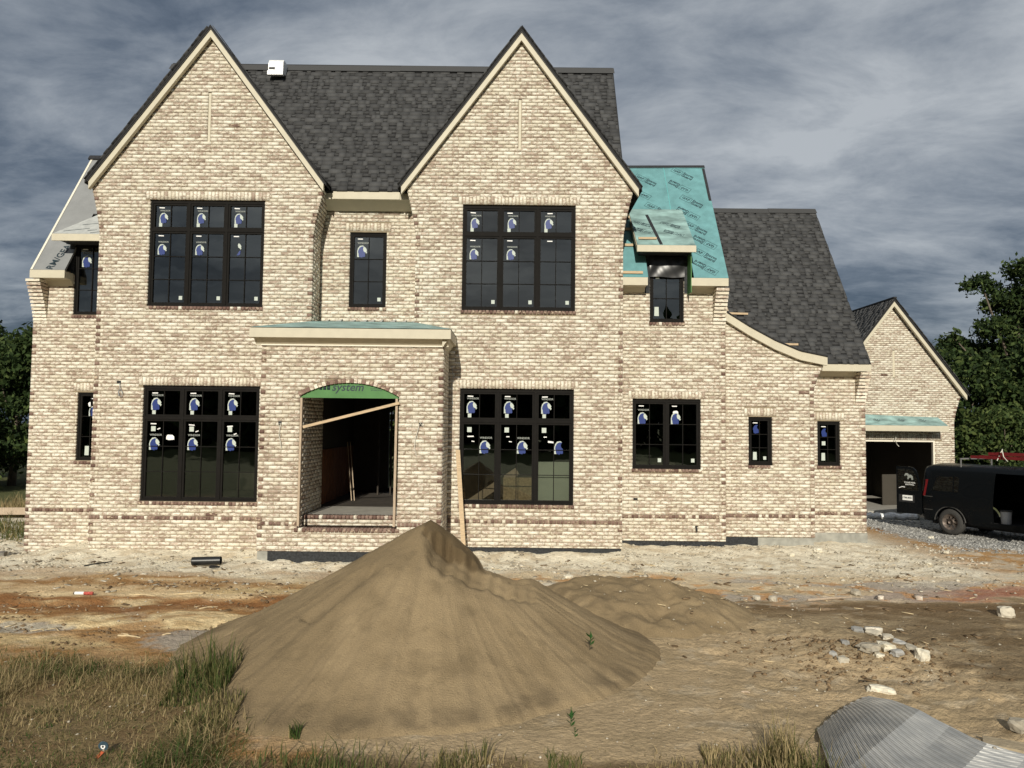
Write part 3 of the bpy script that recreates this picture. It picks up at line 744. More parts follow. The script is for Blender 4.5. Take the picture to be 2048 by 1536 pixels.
def strip(a0, b0, a1, b1, w, m, nm, parent, f=on4, l=0.004, th=0.004):
    q = MB(); d = Vector((a1 - a0, b1 - b0)).normalized(); px, py = -d.y * w / 2, d.x * w / 2
    P = [f(a0 + px, b0 + py, l), f(a0 - px, b0 - py, l), f(a1 - px, b1 - py, l), f(a1 + px, b1 + py, l)]
    P2 = [f(a0 + px, b0 + py, l - th + 0.0005), f(a0 - px, b0 - py, l - th + 0.0005), f(a1 - px, b1 - py, l - th + 0.0005), f(a1 + px, b1 + py, l - th + 0.0005)]
    q.add(P + P2, [(0, 1, 2, 3), (0, 4, 5, 1), (1, 5, 6, 2), (2, 6, 7, 3), (3, 7, 4, 0)]); return q.obj(nm, m, parent)
strip(0.40, 4.1, 0.40, 2.0, 0.075, BLACKTAPE, 'seam_tape', teal)
strip(2.575, 4.1, 2.575, 2.75, 0.07, BLACKTAPE, 'seam_tape', teal)
strip(-0.2, 4.06, 2.62, 4.12, 0.10, BLACKTAPE, 'ridge_strip', teal, l=0.016, th=0.016)
strip(1.52, 4.05, 1.52, 2.2, 0.012, TEALTRIM, 'lap_edge', teal, l=0.004)
def logo4(a, b, ang, f, Rr, Uu, parent, s=1.0, flip=False):
    """boxed three-letter mark beside two lines of lettering, printed on the underlayment"""
    ca, sa = math.cos(ang), math.sin(ang); k = -1 if flip else 1
    def off(x, y): x *= k * s; y *= k * s; return a + x * ca - y * sa, b + x * sa + y * ca
    A2 = ang + (math.pi if flip else 0)
    for body, x, y, sz, bo in (('GAF', -0.17, 0, 0.125, 0.002), ('Storm', 0.19, 0.055, 0.135, 0.003), ('Guard', 0.19, -0.055, 0.135, 0.003)):
        p = off(x, y); place_flat('printed_lettering', text_mesh(body, sz * s, bo), INKS, f(*p), Rr, Uu, parent, A2, 0.004)
    w, h, t = 0.33 * s, 0.20 * s, 0.006
    V, F = box_arrays([[-w / 2, w / 2, -h / 2, -h / 2 + t, 0, 0.001], [-w / 2, w / 2, h / 2 - t, h / 2, 0, 0.001], [-w / 2, -w / 2 + t, -h / 2 + t, h / 2 - t, 0, 0.001], [w / 2 - t, w / 2, -h / 2 + t, h / 2 - t, 0, 0.001]])
    p = off(-0.17, 0); place_flat('printed_frame', np_mesh('printed_frame', V, F), INKS, f(*p), Rr, Uu, parent, A2, 0.0035)
A30 = math.radians(-38)
for a, b, fl in ((0.12, 3.70, 0), (0.98, 3.55, 0), (0.80, 3.02, 1), (1.98, 3.82, 0), (1.86, 3.30, 1), (2.08, 2.72, 0), (1.95, 2.25, 1), (1.15, 2.42, 0),
                 (0.05, 2.72, 0), (2.05, 1.72, 0), (2.22, 1.20, 1), (2.14, 0.78, 0), (2.12, 0.33, 1)):
    s_ = 0.9
    logo4(a, b, A30, on4, (1, 0, 0), B4, teal, s_, bool(fl))
# dormer shed roof on the right
OD = Vector((2.905, 17.82, 7.085)); MD = 0.86
BD = Vector(up(MD)).normalized()
dorm = roof_slope('dormer_roof', OD, (1, 0, 0), up(MD), [(0, 0), (1.36, 0), (1.36, 2.2), (0, 2.2)], TEALPALE, th=0.04)
q = MB(); q.box(OD.x - 0.01, OD.x + 1.37, 17.80, 17.84, 6.92, 7.075); q.obj('fascia', TRIM, house)
q = MB(); q.prism([(17.84, 6.92), (17.84, 7.06), (19.2, 8.22), (19.2, 8.05)], OD.x - 0.012, OD.x + 0.02, 'X'); q.obj('dormer_rake', TRIM, house)
q = MB(); q.prism([(17.84, 6.92), (17.84, 7.06), (19.2, 8.22), (19.2, 8.05)], OD.x + 1.34, OD.x + 1.372, 'X'); q.obj('dormer_rake', TRIM, house)
def onD(a, b, l=0.0): nn = Vector((1, 0, 0)).cross(BD); return OD + Vector((a, 0, 0)) + BD * b + nn * l
strip(0.42, 1.6, 0.56, 0.02, 0.075, BLACKTAPE, 'seam_tape', dorm, f=onD)
for a, b, fl in ((0.92, 1.05, 0), (0.95, 0.60, 1), (0.22, 1.1, 0), (0.22, 0.72, 1)):
    logo4(a, b, A30 * 0.8, onD, (1, 0, 0), BD, dorm, 0.72, bool(fl))
def dormer_box(x0, x1, Yw, z0, z1, win):
    q = MB()
    q.box(x0, win[0] - 0.003, Yw - 0.005, Yw + 0.09, z0, z1); q.box(win[1] + 0.003, x1, Yw - 0.005, Yw + 0.09, z0, z1); q.box(win[0] - 0.003, win[1] + 0.003, Yw - 0.005, Yw + 0.09, win[3] + 0.003, z1)
    q.prism([(Yw + 0.09, z0), (Yw + 0.09, z1), (Yw + 1.1, z1 + 0.5), (Yw + 0.3, z0)], x0, x0 + 0.03, 'X'); q.prism([(Yw + 0.09, z0), (Yw + 0.09, z1), (Yw + 1.1, z1 + 0.5), (Yw + 0.3, z0)], x1 - 0.03, x1, 'X')
    return q.obj('dormer_wall', TAR, house)
dormer_box(3.12, 4.24, Y4, 6.03, 7.0, (W4B[0], W4B[1], 0, 7.0))
q = MB(); q.box(3.0, 4.2, 17.85, 18.34, 6.945, 6.955); q.obj('dormer_soffit', TAR, house)
q = MB(); q.box(4.185, 4.205, 17.96, 18.33, 6.0, 6.95); q.obj('green_cheek', ZIP, house)
# left wing roof
OL = (-11.36, 17.95, 6.365); ML = 1.46; BLv = Vector(up(ML)).normalized()
leftroof = roof_slope('left_wing_roof', OL, (1, 0, 0), up(ML), [(0, 0), (0.80, 0), (0.80, 2.0), (1.95, 2.0), (1.95, 0), (2.2, 0), (2.2, 4.28), (0, 4.28)], GREYUNDER)
roof_slope('left_wing_roof_back', (-9.2, 22.8, 6.365), (-1, 0, 0), (0, -1, ML), [(0, 0), (2.16, 0), (2.16, 4.2), (0, 4.2)], GREYUNDER)
q = MB(); q.prism([(18.3, 6.1), (22.4, 6.1), (20.35, 9.7)], -11.33, -11.26, 'X'); q.obj('gable_end', MORTAR, house)
eave(-11.38, -10.56, 17.95, 6.365, YW, 6.02)
def onL(a, b, l=0.0): nn = Vector((1, 0, 0)).cross(BLv); return Vector(OL) + Vector((a, 0, 0)) + BLv * b + nn * l
strip(0.02, 0, 0.02, 4.25, 0.05, TRIMW, 'drip_edge', leftroof, f=onL, l=0.012, th=0.03)
strip(-0.06, 4.23, 0.45, 4.23, 0.14, BLACKTAPE, 'ridge_strip', leftroof, f=onL, l=0.05, th=0.05)
place_flat('printed_lettering', text_mesh('RM/GEAR', 0.24, 0.004), INKS, onL(0.53, 0.50), (1, 0, 0), BLv, leftroof, math.radians(78), 0.005)
place_flat('printed_lettering', text_mesh('M/GEAR', 0.24, 0.004), INKS, onL(1.28, 2.55), (1, 0, 0), BLv, leftroof, math.radians(110), 0.005)
ODL = Vector((-10.80, 17.82, 7.20)); dl = roof_slope('dormer_roof', ODL, (1, 0, 0), up(0.86), [(0, 0), (1.5, 0), (1.5, 1.55), (0.72, 1.15)], PALEUNDER, th=0.04)
q = MB(); q.box(ODL.x - 0.01, ODL.x + 1.4, 17.80, 17.84, 7.03, 7.19); q.obj('fascia', TRIM, house)
def onDL(a, b, l=0.0): nn = Vector((1, 0, 0)).cross(BD); return ODL + Vector((a, 0, 0)) + BD * b + nn * l
for a0, b0, a1, b1 in ((0.2, 0.12, 0.75, 0.28), (0.85, 0.05, 1.3, 0.16), (0.5, 0.45, 1.1, 0.62), (0.75, 0.16, 0.95, 0.2), (0.9, 0.7, 1.3, 0.85), (1.0, 0.38, 1.3, 0.46)):
    strip(a0, b0, a1, b1, 0.018, INKS, 'wrinkle_mark', dl, f=onDL, l=0.003)
dormer_box(-10.68, -9.6, YW, 6.03, 7.12, (WL2[0], WL2[1], 0, WL2[3]))
q = MB(); q.box(-10.66, -9.6, 17.85, 18.34, 7.045, 7.055); q.obj('dormer_soffit', TAR, house)
# far right roof with swept front wall
OF = (5.10, 19.0, 4.43); MF = 1.40
farroof = roof_slope('right_roof', OF, (1, 0, 0), up(MF), [(0, 0), (3.79, 0), (3.79, 5.92), (0, 5.92)])
roof_slope('right_roof_back', (8.89, 25.88, 4.43), (-1, 0, 0), (0, -1, MF), [(0, 0), (3.79, 0), (3.79, 5.88), (0, 5.88)])
q = MB(); q.prism([(19.4, 4.3), (25.5, 4.3), (22.44, 8.5)], 8.78, 8.86, 'X'); q.obj('gable_end', MORTAR, house)
q = MB(); q.prism([(19.4, 4.3), (25.5, 4.3), (22.44, 8.5)], 5.12, 5.20, 'X'); q.obj('gable_end', MORTAR, house)
shingles(OF, (1, 0, 0), up(MF), 3.79, 5.9, lambda a, b: True)
for x0, x1, p in ((5.1, 7.5, 0.0), (7.5, 8.91, 0.012)):
    q = MB(); q.add([(x0, 22.30, 9.12 + p), (x1, 22.30, 9.12 + p), (x1, 22.44, 9.29 + p), (x0, 22.44, 9.29 + p), (x1, 22.6, 9.12 + p), (x0, 22.6, 9.12 + p)], [(0, 1, 2, 3), (3, 2, 4, 5)])
    rc = q.obj('ridge_cap', SHINGLE, farroof); aa = rc.data.attributes.new('rnd', 'FLOAT', 'POINT'); aa.data.foreach_set('value', np.full(6, 0.6))
eave(7.68, 8.89, 19.0, 4.43, Y6, 4.12, 0.175)
cv = MB(); N_ = 24
xs = [5.11 + (7.64 - 5.11) * i / N_ for i in range(N_ + 1)]
V = []; F = []
for x in xs:
    z = curve_z(x); h = 0.205
    V += [(x, 18.58, z), (x, 18.58, z - h), (x, 18.68, z - h), (x, 18.68, z)]
for i in range(N_):
    a = i * 4; b = a + 4
    F += [(a, a + 1, b + 1, b), (a + 1, a + 2, b + 2, b + 1), (a + 3, a, b, b + 3), (a + 2, a + 3, b + 3, b + 2)]
F += [(0, 3, 2, 1), (N_ * 4, N_ * 4 + 1, N_ * 4 + 2, N_ * 4 + 3)]
cv.add(V, F); cv.obj('swept_rake_board', TRIM, house)
cv = MB(); V = []; F = []
for x in xs: V += [(x, 18.55, curve_z(x) + 0.004), (x, 20.2, curve_z(x) + 0.004), (x, 18.55, curve_z(x) + 0.035), (x, 20.2, curve_z(x) + 0.035)]
for i in range(N_):
    a = i * 4; b = a + 4; F += [(a + 2, b + 2, b + 3, a + 3), (a, a + 1, b + 1, b), (a, b, b + 2, a + 2)]
F += [(N_ * 4, N_ * 4 + 1, N_ * 4 + 3, N_ * 4 + 2)]
cv.add(V, F); cv.obj('swept_roof', ROOFBASE, house)
BF = Vector(up(MF)).normalized()
def onF(a, b, l=0.0): nn = Vector((1, 0, 0)).cross(BF); return Vector(OF) + Vector((a, 0, 0)) + BF * b + nn * l
q = MB(); P = [onF(0.06, 1.75, 0.03), onF(0.55, 1.75, 0.03), onF(0.40, 3.05, 0.03), onF(0.06, 3.05, 0.03)]
q.add(P, [(0, 1, 2, 3)]); q.obj('bare_deck_patch', WOODP, farroof)
# porch roof
q = MB()
PF = [(-5.335, 15.5, 4.77), (-1.245, 15.5, 4.77), (-1.245, 17.09, 4.77), (-5.335, 17.09, 4.77), (-4.55, 17.09, 5.10), (-2.15, 17.09, 5.10), (-4.55, 17.80, 5.20), (-2.15, 17.80, 5.20)]
q.add(PF, [(0, 1, 5, 4), (1, 2, 5), (0, 4, 3), (4, 5, 7, 6), (0, 3, 2, 1)]); proof = q.obj('porch_roof', TEALPALE, house)
q = MB(); q.box(-5.33, -1.25, 15.5, 15.54, 4.565, 4.755); q.obj('porch_fascia', TRIM, house)
q = MB(); q.box(-1.285, -1.25, 15.54, 17.09, 4.565, 4.755); q.obj('porch_fascia', TRIM, house)
q = MB(); q.box(-5.33, -5.295, 15.54, 17.09, 4.565, 4.755); q.obj('porch_fascia', TRIM, house)
q = MB(); q.prism([(15.56, 4.60), (15.56, 4.57), (15.60, 4.562), (15.735, 4.45), (15.735, 4.425), (15.77, 4.425), (15.77, 4.6)], -5.27, -1.31, 'X')
q.prism([(-1.27, 4.60), (-1.27, 4.57), (-1.31, 4.562), (-1.395, 4.45), (-1.395, 4.425), (-1.43, 4.425), (-1.43, 4.6)], 15.60, 17.09); q.obj('porch_cornice', TRIM, house)
q = MB(); q.box(-5.16, -1.40, 15.722, 15.745, 4.42, 4.447); q.obj('cornice_bead', TRIMW, house)
q = MB()
for i in range(9):
    x = -4.3 + i * 0.25 + RS.uniform(-0.05, 0.05); w = RS.uniform(0.05, 0.14); q.add([(x, 17.60, 5.175), (x + w, 17.60, 5.175), (x + w, 17.80, 5.235 + RS.uniform(0, 0.03)), (x, 17.80, 5.22)], [(0, 1, 2, 3)])
q.obj('curled_flashing', PALEUNDER, house)
# arch filler board with print, posts
q = MB(); n = 20; pts = [(AX0 + (AX1 - AX0) * i / n, arch_z(AX0 + (AX1 - AX0) * i / n)) for i in range(n + 1)]
q.prism([(AX0, 3.355)] + pts[1:-1] + [(AX1, 3.355)], 15.80, 15.82)
gb = q.obj('green_arch_board', ZIP, house)
place_flat('printed_lettering', text_mesh('system', 0.235, 0.003, 0.25), INKS, (-3.38, 15.799, 3.575), (1, 0, 0), (0, 0, 1), gb, 0, 0.001)
place_flat('printed_lettering', text_mesh('. . . . . . . . . . . . . . .', 0.06), INKS, (-3.3, 15.799, 3.41), (1, 0, 0), (0, 0, 1), gb, 0, 0.001)
place_flat('printed_lettering', text_mesh('WATER RESISTIVE\nBARRIER PANEL', 0.034), INKS, (-2.78, 15.799, 3.535), (1, 0, 0), (0, 0, 1), gb, 0, 0.001)
V, F = box_arrays([[-0.1, -0.04, -0.02, 0.035, 0, 0.001], [-0.02, 0.04, -0.02, 0.05, 0, 0.001], [0.06, 0.12, -0.02, 0.06, 0, 0.001]])
place_flat('printed_mark', np_mesh('printed_mark', V, F), INKS, (-3.86, 15.799, 3.54), (1, 0, 0), (0, 0, 1), gb, 0, 0.001)

# shingles: the 300 that show largest singly, the rest joined
allr = []
for si, (rows, O, A, B, n) in enumerate(SH):
    for r in rows:
        c = O + A * ((r[0] + r[1]) / 2) + B * ((r[2] + r[3]) / 2); size = (r[1] - r[0]) * (r[3] - r[2]) / c.y ** 2
        allr.append((size, si, r))
big = sorted([q for q in allr if q[1] in (0,) and q[2][5] > 0.02], key=lambda q: -q[0])[:297]
bigset = set(id(q[2]) for q in big)
for _, si, r in big:
    rows, O, A, B, n = SH[si]; k = ('sh', round(r[1] - r[0], 3), round(r[3] - r[2], 3))
    if k not in _unit:
        V, F = box_arrays([[0, r[1] - r[0], 0, r[3] - r[2], 0.010, 0.025]], (0, 0, 0), A, B, n, 0.001)
        me = np_mesh('shingle', V, F, {'rnd': np.full(8, 0.0)}); me.materials.append(SHINGLE); _unit[k] = me
    o = bpy.data.objects.new('shingle', _unit[k]); link(o, main_roof); o.location = O + A * r[0] + B * r[2]
SV, SF, SR = [], [], []; nv = 0
for rows, O, A, B, n in SH:
    rr = [r for r in rows if id(r) not in bigset]
    V, F = box_arrays([r[:6] for r in rr], O, A, B, n, 0.0015); SV.append(V); SF.append(F + nv); nv += len(V); SR.append(np.repeat([r[6] for r in rr], 8))
tag(obj_from('shingle_courses', np_mesh('shingle_courses', np.concatenate(SV), np.concatenate(SF), {'rnd': np.concatenate(SR)}), SHINGLE, main_roof), kind='stuff')

# ------------------------------------------------------------ windows
def poly_mesh(name, pts, m):
    me = bpy.data.meshes.new(name); me.from_pydata([(x, y, 0) for x, y in pts], [], [tuple(range(len(pts)))]); me.materials.append(m); return me
def blob(name, polys, m):
    me = bpy.data.meshes.new(name); V = []; F = []
    for pts in polys:
        F.append(tuple(range(len(V), len(V) + len(pts)))); V += [(x, y, 0) for x, y in pts]
    me.from_pydata(V, [], F); me.materials.append(m); return me
ARCHS = blob('sticker_arch', [[(-.12, -.15), (-.07, -.15), (-.075, -.05), (-.02, .10), (.06, .125), (.02, .15), (-.05, .14), (-.10, .08), (-.12, 0)]], PALELABEL)
MANE = blob('sticker_mane', [[(-.07, -.145), (.01, -.165), (.02, -.14), (.06, -.15), (.085, -.13), (.08, -.03), (.045, .0), (.03, .06), (.06, .12), (.0, .125), (-.06, .09), (-.095, .02), (-.10, -.03), (-.085, -.06), (-.085, -.10)]], BLUE)
FACE = blob('sticker_face', [[(.03, .06), (.045, .0), (.08, -.025), (.10, -.03), (.105, -.06), (.125, -.045), (.135, -.02), (.115, .0), (.13, .03), (.11, .07), (.07, .115), (.04, .11)]], PALELABEL)
SQ = blob('sticker_square', [[(-.045, -.05), (.045, -.05), (.045, .05), (-.045, .05)]], PALELABEL)
SLIP = blob('sticker_slip', [[(-.07, -.012), (.07, -.014), (.07, .012), (-.07, .014)]], WHITE)
SLIPS = blob('sticker_slip', [[(-.035, -.010), (.035, -.010), (.035, .010), (-.035, .012)]], WHITE)
TALL = blob('sticker_tall', [[(-.05, -.10), (.05, -.10), (.045, .10), (-.045, .10)]], PALELABEL)
SPLAT = blob('white_patch', [[(-.09, -.045), (-.03, -.06), (.09, -.05), (.085, .02), (.05, .055), (-.06, .06), (-.09, .02)]], WHITE)
WORD = text_mesh('WINDSOR', 0.062, 0.0015); WORD.materials.append(GREYLABEL)
def flat(nm, me, x, z, Y, parent, s=1.0, ang=0.0, k=0):
    r = Matrix(((1, 0, 0), (0, 0, -1), (0, 1, 0))).to_4x4()
    o = link(bpy.data.objects.new(nm, me), parent)
    o.matrix_basis = Matrix.Translation((x, Y - 0.003 - 0.0012 * k, z)) @ r @ Matrix.Rotation(ang, 4, 'Z') @ Matrix.Scale(s, 4)
    return o
def lion(x, z, Y, parent, s=0.90, word=True, cut=None):
    if cut != 'half':
        flat('sticker_arch', ARCHS, x, z, Y, parent, s)
    flat('sticker_mane', MANE, x, z, Y, parent, s, k=1)
    if cut != 'torn': flat('sticker_face', FACE, x, z, Y, parent, s, k=2)
    if word: flat('sticker_word', WORD, x + 0.03, z + 0.21 * s, Y, parent, s)
def window(o, Y, cols, rows, nm='window', rec=0.055, lites=2, parent=None):
    """o opening; cols sashes across; rows list of (fraction from the bottom, lite rows); returns window part and sash glass rects"""
    x0, x1, z0, z1 = o; e_ = 0.002; x0 += e_; x1 -= e_; z0 += e_; z1 -= e_
    fr = 0.045; y0 = Y + rec; y1 = y0 + 0.085
    w = MB(); w.box(x0, x1, y0, y1, z1 - fr - 0.015, z1); w.box(x0, x1, y0, y1, z0, z0 + fr); w.box(x0, x0 + fr, y0, y1, z0 + fr, z1 - fr - 0.015); w.box(x1 - fr, x1, y0, y1, z0 + fr, z1 - fr - 0.015)
    ix0, ix1, iz0, iz1 = x0 + fr, x1 - fr, z0 + fr, z1 - fr - 0.015
    mull = 0.055; cw = (ix1 - ix0 - mull * (cols - 1)) / cols
    for c in range(1, cols): a = ix0 + c * cw + (c - 1) * mull; w.box(a, a + mull, y0 - 0.006, y1 - 0.01, iz0, iz1)
    zs = [iz0]; tot = iz1 - iz0
    for f_, _ in rows[:-1]: zs.append(iz0 + tot * f_)
    zs.append(iz1)
    for z in zs[1:-1]:
        for c in range(cols): a = ix0 + c * (cw + mull); w.box(a, a + cw, y0 - 0.003, y1 - 0.01, z - 0.03, z + 0.03)
    wo = w.obj(nm, WINBLACK, parent or house)
    res = []
    for r in range(len(rows)):
        za, zb = zs[r] + (0.03 if r else 0), zs[r + 1] - (0.03 if r < len(rows) - 1 else 0); rr = []
        for c in range(cols):
            a = ix0 + c * (cw + mull); b = a + cw; s_ = MB(); t = 0.042; ys0, ys1 = y0 + 0.012, y0 + 0.062
            a += 0.002; b -= 0.002; zc0, zc1 = za + 0.002, zb - 0.002
            s_.box(a, b, ys0, ys1, zc1 - t, zc1); s_.box(a, b, ys0, ys1, zc0, zc0 + t); s_.box(a, a + t, ys0, ys1, zc0 + t, zc1 - t); s_.box(b - t, b, ys0, ys1, zc0 + t, zc1 - t)
            ga, gb_, gc, gd = a + t, b - t, zc0 + t, zc1 - t; lr = rows[r][1]; mu = 0.016
            for i in range(1, lites): q_ = ga + (gb_ - ga) * i / lites; s_.box(q_ - mu / 2, q_ + mu / 2, ys0 + 0.012, ys0 + 0.03, gc, gd)
            for i in range(1, lr):
                q_ = gc + (gd - gc) * i / lr
                for j in range(lites):
                    xa = ga + (gb_ - ga) * j / lites + (mu / 2 if j else 0); xb = ga + (gb_ - ga) * (j + 1) / lites - (mu / 2 if j < lites - 1 else 0)
                    s_.box(xa, xb, ys0 + 0.012, ys0 + 0.03, q_ - mu / 2, q_ + mu / 2)
            s_.obj('sash', WINBLACK, wo)
            gy = ys0 + 0.034; tx, tz = RS.normal(0, 0.0035), RS.normal(0, 0.0035)
            for i in range(lr):
                for j in range(lites):
                    xa, xb = ga + (gb_ - ga) * j / lites, ga + (gb_ - ga) * (j + 1) / lites; zl, zh = gc + (gd - gc) * i / lr, gc + (gd - gc) * (i + 1) / lr
                    cxm, czm = (ga + gb_) / 2, (gc + gd) / 2
                    g_ = MB(); g_.poly([(x, gy + (x - cxm) * tx + (z - czm) * tz, z) for x, z in ((xa, zl), (xb, zl), (xb, zh), (xa, zh))]); g_.obj('pane', GLASS, wo)
            rr.append((ga, gb_, gc, gd, gy - 0.006))
        res.append(rr)
    return wo, res
def stick(wo, rect, fx, fz, me, nm, s=1.0, ang=0.0):
    ga, gb_, gc, gd, gy = rect; flat(nm, me, ga + (gb_ - ga) * fx, gd - fz, gy, wo, s, ang)
def dress_window(wo, res, style):
    for r, rr in enumerate(res):
        for c, rect in enumerate(rr):
            ga, gb_, gc, gd, gy = rect; wd = gb_ - ga; top = (r == len(res) - 1)
            yy = gy
            if style == 'A_low' or style == 'B_low':
                if top:
                    stick(wo, rect, 0.20, 0.05, SLIP, 'sticker_slip', 0.9, RS.uniform(-.06, .06)); lion(ga + wd * 0.24, gd - 0.29, yy, wo); stick(wo, rect, 0.18, 0.48, SQ, 'sticker_square', 0.85)
                elif style == 'A_low':
                    stick(wo, rect, 0.18, 0.06 + 0.02 * c, SLIP, 'sticker_slip', 0.9, RS.uniform(-.06, .12)); stick(wo, rect, 0.18, 0.17, SQ, 'sticker_square', 1.1)
                    stick(wo, rect, 0.35, 0.17 + .05 * c, SLIPS, 'sticker_slip', 1.0, 0.4); lion(ga + wd * 0.22, gd - 0.50, yy, wo, 0.92)
                    if c == 0: stick(wo, rect, 0.72, 0.36, SPLAT, 'white_patch', 1.0)
                else:
                    stick(wo, rect, 0.18, 0.12, SQ, 'sticker_square', 1.1); stick(wo, rect, 0.22, 0.27, SLIPS if c else SLIP, 'sticker_slip', 1.0, 0.05); stick(wo, rect, 0.3 + .1 * (c == 2), 0.38, SLIPS, 'sticker_slip', 0.9 + 0.9 * (c == 2), -0.1)
                    lion(ga + wd * 0.68, gd - 0.50, yy, wo, 0.95, c < 2, 'torn' if c == 2 else None)
            elif style in ('A_up', 'B_up'):
                stick(wo, rect, 0.20 + (.1 if (style == 'B_up' and c == 2) else 0), 0.05, SLIP, 'sticker_slip', 0.85, RS.uniform(-.06, .06))
                if top: lion(ga + wd * 0.26, gd - 0.28, yy, wo, 0.78); stick(wo, rect, 0.17, 0.44, SQ, 'sticker_square', 0.8)
                else:
                    if c < 2: lion(ga + wd * 0.24, gd - 0.36, yy, wo, 0.80)
                    elif style == 'A_up': flat('sticker_face', FACE, ga + wd * 0.22, gd - 0.30, yy, wo, 0.8); flat('sticker_mane', blob('sticker_mane', [[(.0, -.15), (.03, -.10), (.06, -.05), (.09, -.04), (.08, -.13), (.04, -.15)]], BLUE), ga + wd * 0.22, gd - 0.33, yy, wo, 1.0)
                    stick(wo, rect, 0.88, gd - gc - 0.11, SQ, 'sticker_square', 0.85)
            elif style == 'single':
                stick(wo, rect, 0.2, 0.05, SLIP, 'sticker_slip', 0.85); lion(ga + wd * 0.26, gd - 0.34, yy, wo, 0.92); stick(wo, rect, 0.88, gd - gc - 0.11, SQ, 'sticker_square', 0.85)
            elif style == 'double':
                stick(wo, rect, 0.2, 0.05, SLIP, 'sticker_slip', 0.85); lion(ga + wd * 0.24, gd - 0.34, yy, wo, 0.92, c == 0); stick(wo, rect, 0.87, gd - gc - 0.11, SQ, 'sticker_square', 0.9)
                if c == 1: stick(wo, rect, 0.24, 0.20, SPLAT, 'white_patch', 0.7, 0.2)
            elif style == 'small':
                stick(wo, rect, 0.25, 0.05, SLIP, 'sticker_slip', 0.8); flat('sticker_mane', MANE, ga + wd * 0.30, gd - 0.19, yy, wo, 0.75)
                stick(wo, rect, 0.22, gd - gc - 0.13, TALL, 'sticker_tall', 0.95)
            elif style == 'narrow':
                stick(wo, rect, 0.6, 0.06, SLIP, 'sticker_slip', 0.8); lion(ga + wd * 0.62, gd - 0.36, yy, wo, 0.8, False); stick(wo, rect, 0.35, gd - gc - 0.15, TALL, 'sticker_tall', 1.1)
                stick(wo, rect, 0.42, 0.20, SPLAT, 'white_patch', 0.6, 1.9)
            elif style == 'dormer':
                stick(wo, rect, 0.12, gd - gc - 0.16, TALL, 'sticker_tall', 1.1)
                flat('sticker_mane', SQ, ga + wd * 0.22, gd - 0.08 if False else gd - 0.52, yy, wo, 0.9)
TR = (0.735, 3), (1.0, 1)
for o, st_ in ((WA1, 'A_low'), (WB1, 'B_low'), (WA2, 'A_up'), (WB2, 'B_up')):
    wo, res = window(o, YA, 3, TR if st_[0] and o[2] < 3 else ((0.735, 3), (1.0, 1))); dress_window(wo, res, st_)
wo, res = window(WR, YR, 1, [(1.0, 3)]); dress_window(wo, res, 'single')
wo, res = window(W4A, Y4, 2, [(1.0, 3)]); dress_window(wo, res, 'double')
w4b, res = window((W4B[0], W4B[1], W4B[2], 7.0), Y4, 1, [(1.0, 3)], rec=0.03)
flat('sticker_tall', TALL, 3.46, 5.60, Y4 + 0.05, w4b, 1.1); flat('sticker_mane', SQ, 3.48, 6.44, Y4 + 0.05, w4b, 1.0)
wo, res = window(W5, Y5, 1, [(1.0, 3)]); dress_window(wo, res, 'small'); stick(wo, res[0][0], 0.82, res[0][0][3] - res[0][0][2] - 0.08, SQ, 'sticker_square', 0.8)
wo, res = window(W6, Y6, 1, [(1.0, 3)]); dress_window(wo, res, 'small'); stick(wo, res[0][0], 0.25, 0.47, SQ, 'sticker_square', 1.0)
wo, res = window(WL1, YW, 1, [(1.0, 3)]); dress_window(wo, res, 'narrow')
wo, res = window(WL2, YW, 1, [(1.0, 3)], rec=0.03); dress_window(wo, res, 'single')
# black plastic stapled over the top of the right dormer window
m_, t_, b_ = new_mat('black_plastic_film'); b_.inputs['Base Color'].default_value = (0.012, 0.012, 0.012, 1); b_.inputs['Roughness'].default_value = 0.34
nx, nz = 40, 16; V = []; F = []
for j in range(nz + 1):
    for i in range(nx + 1):
        u, v = i / nx, j / nz
        fold = 0.010 * math.sin(u * 11 - 5 * v + 1.2 * math.sin(5 * u)) * (0.2 + 0.8 * math.sin(math.pi * v)) + 0.0025 * math.sin(u * 23 + 9 * v)
        V.append((W4B[0] - 0.01 + 0.84 * u, Y4 - 0.035 + fold, 6.42 + 0.50 * v + 0.012 * math.sin(7 * u) * (1 - v)))
for j in range(nz):
    for i in range(nx): a = j * (nx + 1) + i; F.append((a, a + 1, a + nx + 2, a + nx + 1))
q = MB(); q.add(V, F); q.obj('plastic_film', m_, w4b, True)
